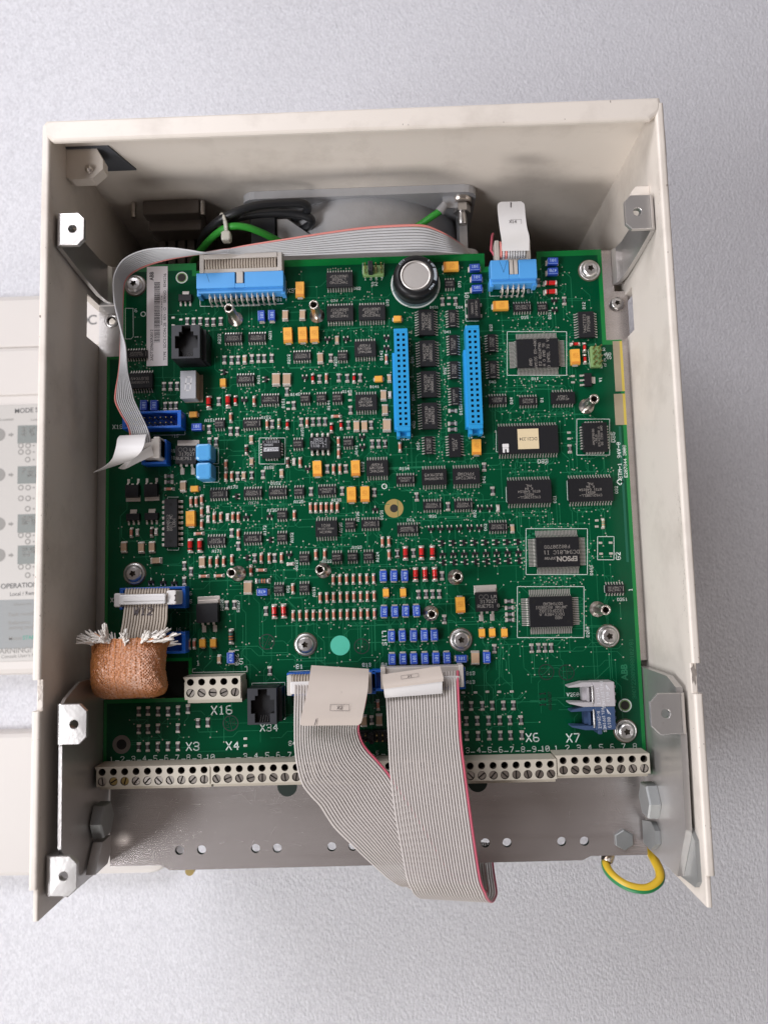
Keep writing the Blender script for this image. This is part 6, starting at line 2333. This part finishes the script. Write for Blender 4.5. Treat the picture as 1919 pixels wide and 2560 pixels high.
for i in range(26):
    x = a.x + 1.2 + i * (b.x - a.x - 2.4) / 25
    mb.tube([(x, a.y + 2.4, 9), (x, a.y + 2.2, 11.6), (x, a.y + 1.0, 12.6), (x, a.y - .4, 12.4)], .6, 6)
tag(at('wire_bends', mb, ['ribbon_brown'], cx2, a), None, None, kind='stuff')
mb = MB()
A2 = E([(778, 1664, 15), (774, 1690, 20), (768, 1730, 25), (760, 1762, 28), (752, 1795, 29.5), (751, 1810, 29.5), (755, 1814, 29.4)])
B2 = E([(922, 1673, 15), (921, 1695, 20), (919, 1725, 24), (913, 1758, 26), (907, 1788, 27.5), (903, 1805, 27.6), (895, 1813, 27.6)])
sheet(mb, A2, B2, .4, 6)
at('paper_tag', mb, ['tape'], cx2, A2[0])


def on_sheet(px, py, z, build, matn, parent, tilt=0.0, roll=0.0):
    m_ = MB()
    build(m_)
    M_ = Matrix.Translation(U(px, py, z)) @ Euler((tilt, roll, R(-1.5)), 'XYZ').to_matrix().to_4x4()
    m_.v = [tuple(M_ @ Vector(v)) for v in m_.v]
    at('tag_print', m_, [matn], parent, U(px, py, z))


def x2print(m_):
    m_.text('X2', 0, 0, 0, 1.3, .15)
    for q in ([(-4, -1.3), (4, -1.3)], [(4, -1.3), (4, 1.3)], [(4, 1.3), (-4, 1.3)], [(-4, 1.3), (-4, -1.3)]):
        m_.line(q, 0, .12)


on_sheet(849, 1769, 27.9, x2print, 'tape_ink', cx2, R(-9), R(1.5))
on_sheet(789, 1805, 29.9, lambda m_: m_.line([(-.4, -1.2), (.3, 1.2)], 0, .35), 'tape_ink', cx2, R(-4), R(2))

# --- long ten-way ribbon along the top and down the left side
cx3 = thing('ribbon_cable', 'long pale ribbon cable curling over the upper left corner of the board', 'ribbon cable', (*U(385, 1130, 9)[:2], 3))
RED = [(1181, 648, -26), (1158, 617, -8), (1122, 589, 5), (1088, 570.5, 10), (1059, 561, 13), (1011, 560, 14), (914, 566, 14), (818, 579, 14), (721, 594.7, 14), (625, 610.6, 13), (560, 623, 11), (510, 633, 8),
       (470, 640, 9), (420, 650, 11), (370, 665, 12), (332, 684, 13), (314, 705, 14), (310, 728, 14), (308, 757, 14), (305, 793, 14), (303, 829, 15), (301, 865, 18), (299.5, 901.6, 21), (294, 940, 23), (287, 980, 24), (287, 1005, 24), (300, 1034, 22), (315, 1058.6, 20), (322, 1078, 18), (324, 1100, 15)]
OTH = [(1178, 640, -14), (1172, 636, -4), (1131, 633, 4), (1095, 631, 6), (1059, 630, 7), (1011, 631, 7), (914, 633, 7), (818, 637, 7), (721, 639.5, 7), (625, 638, 8), (560, 634, 12), (510, 632, 19),
       (470, 625, 20), (420, 619, 20), (360, 624, 20), (312, 645, 21), (289, 677, 22), (282.6, 708.6, 23), (286, 757, 25), (295, 795, 26), (304, 829, 27), (314, 865, 26), (317.5, 901.6, 24), (322, 938, 22), (331, 974, 20), (337, 1000, 19), (356, 1040, 17.5), (369, 1068, 16), (376, 1090, 15), (380, 1112, 13)]
mb = MB()
ribbon(mb, E(RED), E(OTH), 10, 6, .85, (0,))
at('ribbon', mb, ['ribbon_pale', 'ribbon_pink'], cx3, U(500, 640, 15))
a, b = U(330, 1098, 14), U(402, 1143, 14)
mb = MB()
mb.cbox(a.x, b.x, b.y, a.y, 3, 14, .5)
mb.cbox(b.x - 3, b.x, b.y - .6, a.y + .6, 3, 15.4, .4)
at('plug', mb, ['plug_grey'], cx3, (a.x, a.y, 3))
mb = MB()
A2 = E([(300, 1090, 19), (294, 1098, 23), (290, 1120, 26), (280, 1148, 25), (262, 1166, 21), (234, 1181, 15)])
B2 = E([(366, 1087, 19), (364, 1096, 23), (359, 1118, 26), (347, 1136, 25), (325, 1150, 21), (300, 1160, 15)])
sheet(mb, A2, B2, .4, 6)
at('paper_tag', mb, ['tape_white'], cx3, A2[0])
mb = MB()
A2 = E([(296, 1170, 14), (312, 1172, 15), (345, 1156, 15), (384, 1138, 14)])
B2 = E([(322, 1148, 19), (334, 1144, 19.5), (354, 1128, 19), (378, 1112, 17)])
sheet(mb, A2, B2, .4, 6)
at('paper_tag', mb, ['tape_white'], cx3, A2[0])

# --- plug on X37
cx4 = thing('ribbon_cable', 'beige flat cable plug pushed into the long light blue header', 'ribbon cable', (*U(603, 660, 4)[:2], -2))
a, b = U(500, 645, 8), U(706, 680, 8)
x0, x1 = a.x, b.x
y0 = X37[3] + .1
mb = MB()
mb.cbox(x0 + 1, x1 - 1, y0, y0 + 2.0, 1.2, 8.6, .3)
mb.cbox(x0, x0 + 2.2, y0, y0 + 9.5, 2.0, 9.0, .3)
mb.cbox(x1 - 2.2, x1, y0, y0 + 9.5, 2.0, 9.0, .3)
mb.cbox(x0 + 2.2, x1 - 2.2, y0 + 6.6, y0 + 9.0, 3.0, 9.4, .3)
at('plug', mb, ['plug_grey'], cx4, (x0, y0, 2))
mb = MB()
ribbon(mb, [Vector((x0 + 2.6, y0 + d, z)) for d, z in ((1.8, 6), (2.0, 8.2), (3.4, 9.0), (5.0, 9.0), (6.4, 8.2), (6.8, 5), (6.8, -4), (6.2, -20), (2, -40))],
       [Vector((x1 - 2.6, y0 + d, z)) for d, z in ((1.8, 6), (2.0, 8.2), (3.4, 9.0), (5.0, 9.0), (6.4, 8.2), (6.8, 5), (6.8, -4), (6.2, -20), (2, -40))], 26, 4, 1.0, ())
at('ribbon', mb, ['ribbon_brown', 'ribbon_red'], cx4, (x0, y0, 6))
mb = MB()
xc = (X37[0] + X37[1]) / 2
mb.cbox(xc - 1.6, xc + 1.6, X37[2] + 2.1, y0 + .2, 6.9, 9.2, .3)
at('key', mb, ['plug_grey'], cx4, (xc, y0, 7))

# --- plug X14 with its tag
cx5 = thing('ribbon_cable', 'small pink and white flat cable with white tag X14 standing in its plug', 'ribbon cable', (*U(1283, 650, 4)[:2], -2))
xc = (X14[0] + X14[1]) / 2
y0 = X14[3] + .1
mb = MB()
mb.cbox(xc - 6.6, xc + 6.6, y0, y0 + 1.6, 1.2, 7.0, .3)
mb.cbox(xc - 8.4, xc - 6.3, y0, y0 + 10.0, 2.0, 8.4, .3)
mb.cbox(xc + 6.3, xc + 8.4, y0, y0 + 10.0, 2.0, 8.4, .3)
mb.cbox(xc - 1.9, xc - .2, X14[2] + 2.1, y0, 6.9, 8.9, .2)
mb.cbox(xc + .2, xc + 1.9, X14[2] + 2.1, y0, 6.9, 8.9, .2)
at('plug', mb, ['plug_grey'], cx5, (xc, y0, 2))
mb = MB()
pth = ((1.4, 5), (1.8, 7.4), (3.4, 8.6), (6, 8.8), (8.5, 8.2), (10.2, 5.5), (11, 0), (11, -12), (9, -30))
ribbon(mb, [Vector((xc - 6.1, y0 + d, z)) for d, z in pth], [Vector((xc + 6.1, y0 + d, z)) for d, z in pth], 10, 4, 1.0, (0, 2))
at('ribbon', mb, ['ribbon_pale', 'ribbon_pink'], cx5, (xc, y0, 6))
mb = MB()
mb.tube([(xc - 7.0, y0 + 3, 3), (xc - 9.4, y0 + 8, 2), (xc - 8.6, y0 + 15, 2), (xc - 7, y0 + 20, -6)], .6, 8)
at('red_wire', mb, ['ribbon_red'], cx5, (xc, y0, 3))
mb = MB()
A2 = E([(1254, 627, 13), (1253, 600, 17), (1249, 575, 19), (1245, 545, 20), (1243, 520, 20), (1244, 510, 20), (1251, 505, 20)])
B2 = E([(1322, 626, 13), (1322, 592, 17), (1317, 572, 19), (1313, 545, 20), (1311, 520, 20), (1309, 510, 20), (1302, 504, 20)])
sheet(mb, A2, B2, .4, 6)
at('paper_tag', mb, ['tape_white'], cx5, A2[0])


def x14print(m_):
    m_.text('X14', 0, 0, 0, 1.2, .16)
    m_.line([(-1, 1), (3.8, 1)], 0, .1)
    m_.line([(3.8, 1), (3.8, -1)], 0, .1)


on_sheet(1281, 554, 20.3, x14print, 'tape_ink', cx5, R(4))
on_sheet(1276, 512, 20.5, lambda m_: m_.line([(0, -1.1), (0, 1.1)], 0, .4), 'tape_ink', cx5)

# --- cable W12 through the woven sleeve
cx6 = thing('ribbon_cable', 'brownish grey ribbon cable stamped W12 with white latching plug', 'ribbon cable', (*U(365, 1500, 6)[:2], 3))
A = E([(313, 1480, 12), (314, 1473, 15), (312, 1482, 17), (311, 1512, 17), (309, 1530, 18), (305, 1560, 20), (300, 1590, 22), (298, 1640, 24), (300, 1700, 24)])
B = E([(424, 1478, 12), (425, 1472, 15), (424, 1480, 17), (421, 1512, 17), (420, 1530, 18), (419, 1552, 20), (413, 1585, 22), (405, 1640, 24), (405, 1700, 24)])
mb = MB()
ribbon(mb, A, B, 16, 6, .95, ())
at('ribbon', mb, ['ribbon_brown', 'ribbon_red'], cx6, A[0])
mb = MB()
a, b = U(291, 1485, 14), U(446, 1514, 14)
mb.cbox(a.x + 3.0, b.x - 4.2, b.y + 1.0, a.y - .4, 14.0, 19.0, .5)
mb.cbox(a.x, a.x + 3.0, b.y, a.y + .3, 7, 17.0, .5)
mb.cbox(b.x - 4.4, b.x, b.y + .6, a.y + 1.0, 7, 17.5, .5)
mb.cbox(a.x + 3, b.x - 4, b.y + 1.0, a.y, 7, 11, .4)
at('plug', mb, ['plug_white'], cx6, (a.x, a.y, 7))
mb = MB()
a2, b2 = U(308, 1494, 19.1), U(414, 1501, 19.1)
mb.cbox(a2.x, b2.x, b2.y, a2.y, 18.9, 19.5, .2)
at('latch_bar', mb, ['plug_white'], cx6, a2)
on_sheet(358, 1528, 18.8, lambda m_: m_.text('W12', 0, 0, 0, 3.2, .17), 'tape_ink', cx6, R(-12))
on_sheet(439, 1494, 17.6, lambda m_: m_.text('1', 0, 0, 0, 2.4, .2), 'tape_ink', cx6)

slv = thing('braided_sleeve', 'copper pink woven heat sleeve with frayed white end', 'cable sleeve', (*U(325, 1690, 10)[:2], 8))
cl = [(326, 1606, 24), (324, 1622, 25), (322, 1648, 26.5), (321, 1674, 26.5), (323, 1698, 24), (325, 1711, 19), (327, 1717, 11), (329, 1719, 0), (330, 1722, -14), (330, 1726, -40)]
cl = crom(E(cl), 5)
mb = MB()
rings = []
n = len(cl)
for i, c in enumerate(cl):
    t = (cl[min(i + 1, n - 1)] - cl[max(i - 1, 0)]).normalized()
    side = Vector((1, 0.02, 0))
    side = (side - t * side.dot(t)).normalized()
    up = side.cross(t)
    f = i / (n - 1)
    w_ = 15.6 + 1.2 * math.exp(-i / 2.5)
    h_ = 4.6 + 1.0 * math.exp(-i / 3)
    ring = []
    for k in range(40):
        a = 2 * PI * k / 40
        ca, sa = math.cos(a), math.sin(a)
        e = .40
        x = math.copysign(abs(ca) ** e, ca) * w_
        y = math.copysign(abs(sa) ** .8, sa) * h_
        j = .25 * math.sin(k * 2.7 + i * 1.9) + .2 * math.sin(k * 1.3 - i * .7)
        ring.append(c + side * (x + j * ca) + up * (y + j * sa))
    rings.append(ring)
mb.loft(rings, 0, True, True, False)
at('sleeve', mb, ['braid'], slv, cl[0])
# raised weave bumps and frayed strands
rs = random.Random(5)
fr = [MB(), MB(), MB()]
for i in range(100):                              # tufts of loosened yarn round the open end
    xx = rs.uniform(-1, 1)
    c0 = sum(rings[0], Vector((0, 0, 0))) / 40
    k = min(range(40), key=lambda q: abs((rings[0][q] - c0).x / 16.5 - xx) + (0.25 if ((rings[0][q] - c0).z < 0) != (i % 4 == 0) else 0))
    base = rings[rs.choice((0, 1, 2))][k]
    u = math.acos(max(-1, min(1, xx))) * (1 if (rings[0][k] - c0).z > 0 else -1)
    out0 = Vector((math.cos(u) * 1.5 + rs.gauss(0, .35), rs.uniform(.15, 1.0), math.sin(u) * .5 + rs.gauss(0, .4))).normalized()
    ln0 = rs.uniform(3.0, 5.6) * (1.35 if math.cos(u) < -.3 else 1.2 if math.cos(u) > .6 else .8)
    j = rs.choices((0, 1, 2), (6, 1, 3))[0]
    for q in range(rs.choice((3, 4, 5))):
        out = (out0 + Vector((rs.gauss(0, .13), rs.gauss(0, .13), rs.gauss(0, .13)))).normalized()
        ln = ln0 * rs.uniform(.75, 1.1)
        st = base + Vector((rs.gauss(0, .3), rs.gauss(0, .3), rs.gauss(0, .3)))
        mid = st + out * ln * .5 + Vector((0, 0, rs.uniform(0, .9)))
        tip = st + out * ln + Vector((rs.gauss(0, .35), rs.gauss(0, .35), -rs.uniform(0, 1.2)))
        fr[j].tube([st - out * 1.2, mid, tip], [.36, .40, .30] if j != 1 else [.22, .22, .16], 5)
for j, mn in enumerate(('fray', 'fray_orange', 'fray_glass')):
    tag(at('frayed_strands', fr[j], [mn], slv, rings[0][0]), None, None, kind='stuff')
wv = MB()                                        # raised stitches of the weave
nr_ = n - 12
for f in range(2 * nr_):
    for k in range(64):
        fi = f / 2.0
        i0 = int(fi)
        ka = ((k + .5 * (f % 2)) / 64.0) * 40
        k0 = int(ka)
        q0 = rings[i0][k0 % 40].lerp(rings[i0][(k0 + 1) % 40], ka - k0)
        q1 = rings[i0 + 1][k0 % 40].lerp(rings[i0 + 1][(k0 + 1) % 40], ka - k0)
        p = q0.lerp(q1, fi - i0)
        nrm = (p - cl[i0]).normalized()
        if nrm.z < -.35 or rs.random() < .12:
            continue
        e1 = nrm.orthogonal().normalized()
        e2 = nrm.cross(e1)
        r0 = rs.uniform(.42, .56)
        wv.add([p + nrm * .34] + [p + (e1 * math.cos(t_) + e2 * math.sin(t_)) * r0 - nrm * .05 for t_ in (0, 1.257, 2.513, 3.77, 5.027)], [(0, 1, 2), (0, 2, 3), (0, 3, 4), (0, 4, 5), (0, 5, 1)], 0, True)
tag(at('woven_stitches', wv, ['weave'], slv, rings[0][0]), None, None, kind='stuff')
fz = MB()                                        # broken yarn lying on the weave
for i in range(420):
    f = rs.randrange(1, n - 12)
    k = rs.randrange(0, 40)
    p = rings[f][k].lerp(rings[f + 1][(k + 1) % 40], rs.random())
    d = Vector((rs.gauss(0, 1), rs.gauss(0, 1), rs.gauss(0, .5))).normalized() * rs.uniform(.25, .55)
    nrm = (p - cl[f]).normalized()
    q = p - nrm * .02
    fz.tube([q - d * .5, q + nrm * .10, q + d * .5], .085, 3)
tag(at('yarn_fuzz', fz, ['fuzz'], slv, rings[0][0]), None, None, kind='stuff')

# --- fan leads and earth wires
def wire(name, label, cat, pts, r, mats, stripe=False, n=12, m=8):
    P = crom(pts, m)
    root = thing(name, label, cat, P[0])
    m_ = MB()
    m_.tube(P, r, n)
    if stripe:
        for i in range(len(m_.f)):
            f = m_.f[i]
            if len(f) == 4:
                j = (f[0] % n)
                if (j - stripe) % n < n // 2:
                    m_.m[i] = 1
    at('insulation', m_, mats, root, P[0])
    return root, P


wire('fan_lead', 'upper loop of black fan lead bundled by the cable tie', 'cable', E([(497, 660, -40), (505, 600, -20), (535, 562, -4), (580, 535, 2), (640, 515, 2), (700, 509, 0), (752, 508, -2), (768, 517, -5), (763, 533, -10), (735, 545, -20)]), 2.1, ['wire_black'])
wire('fan_lead', 'lower loop of black fan lead running to the fan terminal', 'cable', E([(500, 640, -44), (520, 590, -26), (560, 557, -14), (610, 540, -8), (680, 533, -7), (745, 536, -8), (776, 547, -10), (774, 562, -14), (745, 580, -24)]), 2.1, ['wire_black'])
wire('earth_wire', 'green and yellow wire arching under the cable tie behind the long ribbon', 'cable', E([(478, 665, -34), (500, 628, -18), (535, 590, -6), (570, 568, 0), (610, 567, 0), (650, 580, -4), (695, 602, -12), (740, 625, -22), (790, 642, -28), (850, 643, -28), (920, 640, -26), (985, 600, -22), (1040, 568, -18), (1080, 541, -14), (1100, 528, -13)]), 1.75, ['wire_green', 'wire_yellow'], 9)
root, P = wire('earth_wire', 'loop of green and yellow earth wire hanging below the tray', 'cable', E([(1522, 2130, -14), (1513, 2160, -12), (1530, 2190, -6), (1570, 2216, -1), (1615, 2222, 0), (1645, 2204, -2), (1648, 2178, -6), (1630, 2140, -14), (1612, 2100, -24)]), 2.1, ['wire_green_dark', 'wire_yellow'], 4)
mb = MB()
mb.tube(E([(1524, 2122, -16), (1519, 2140, -13), (1515, 2156, -11.5)]), [2.6, 3.0, 2.7], 12)
at('crimp', mb, ['nickel'], root, P[0])
mb = MB()
mb.tube(E([(1098, 530, -13), (1112, 510, -12)]), [2.4, 1.8], 12)
mb.box(*[v for v in (U(1112, 510, -12).x - 1, 170, 266, 272.0)], -15.5, -14.2)
fr_ = thing('ring_crimp', 'grey crimped ring lug bolted to the fan corner', 'cable lug', U(1105, 520, -12))
at('barrel', mb, ['cast'], fr_, U(1105, 520, -12))
tie = thing('cable_tie', 'white nylon cable tie round the fan wires', 'cable tie', U(560, 570, 0))
c = U(557, 570, -2)
mb = MB()
pts = []
for k in range(25):
    a = 2 * PI * k / 24
    pts.append(c + Vector((math.cos(a) * 2.2 - math.sin(a) * 1.2, math.sin(a) * 5.4 + 1.0, math.cos(a) * 5.0)))
mb.tube(pts, 1.15, 6, 0, .5)
at('strap', mb, ['nylon'], tie, c)
q = U(566, 592, 4)
mb = MB()
mb.cbox(q.x - 2.2, q.x + 2.2, q.y - 2.4, q.y + 2.4, q.z - 2, q.z + 2.0, .7)
at('head', mb, ['nylon'], tie, q)
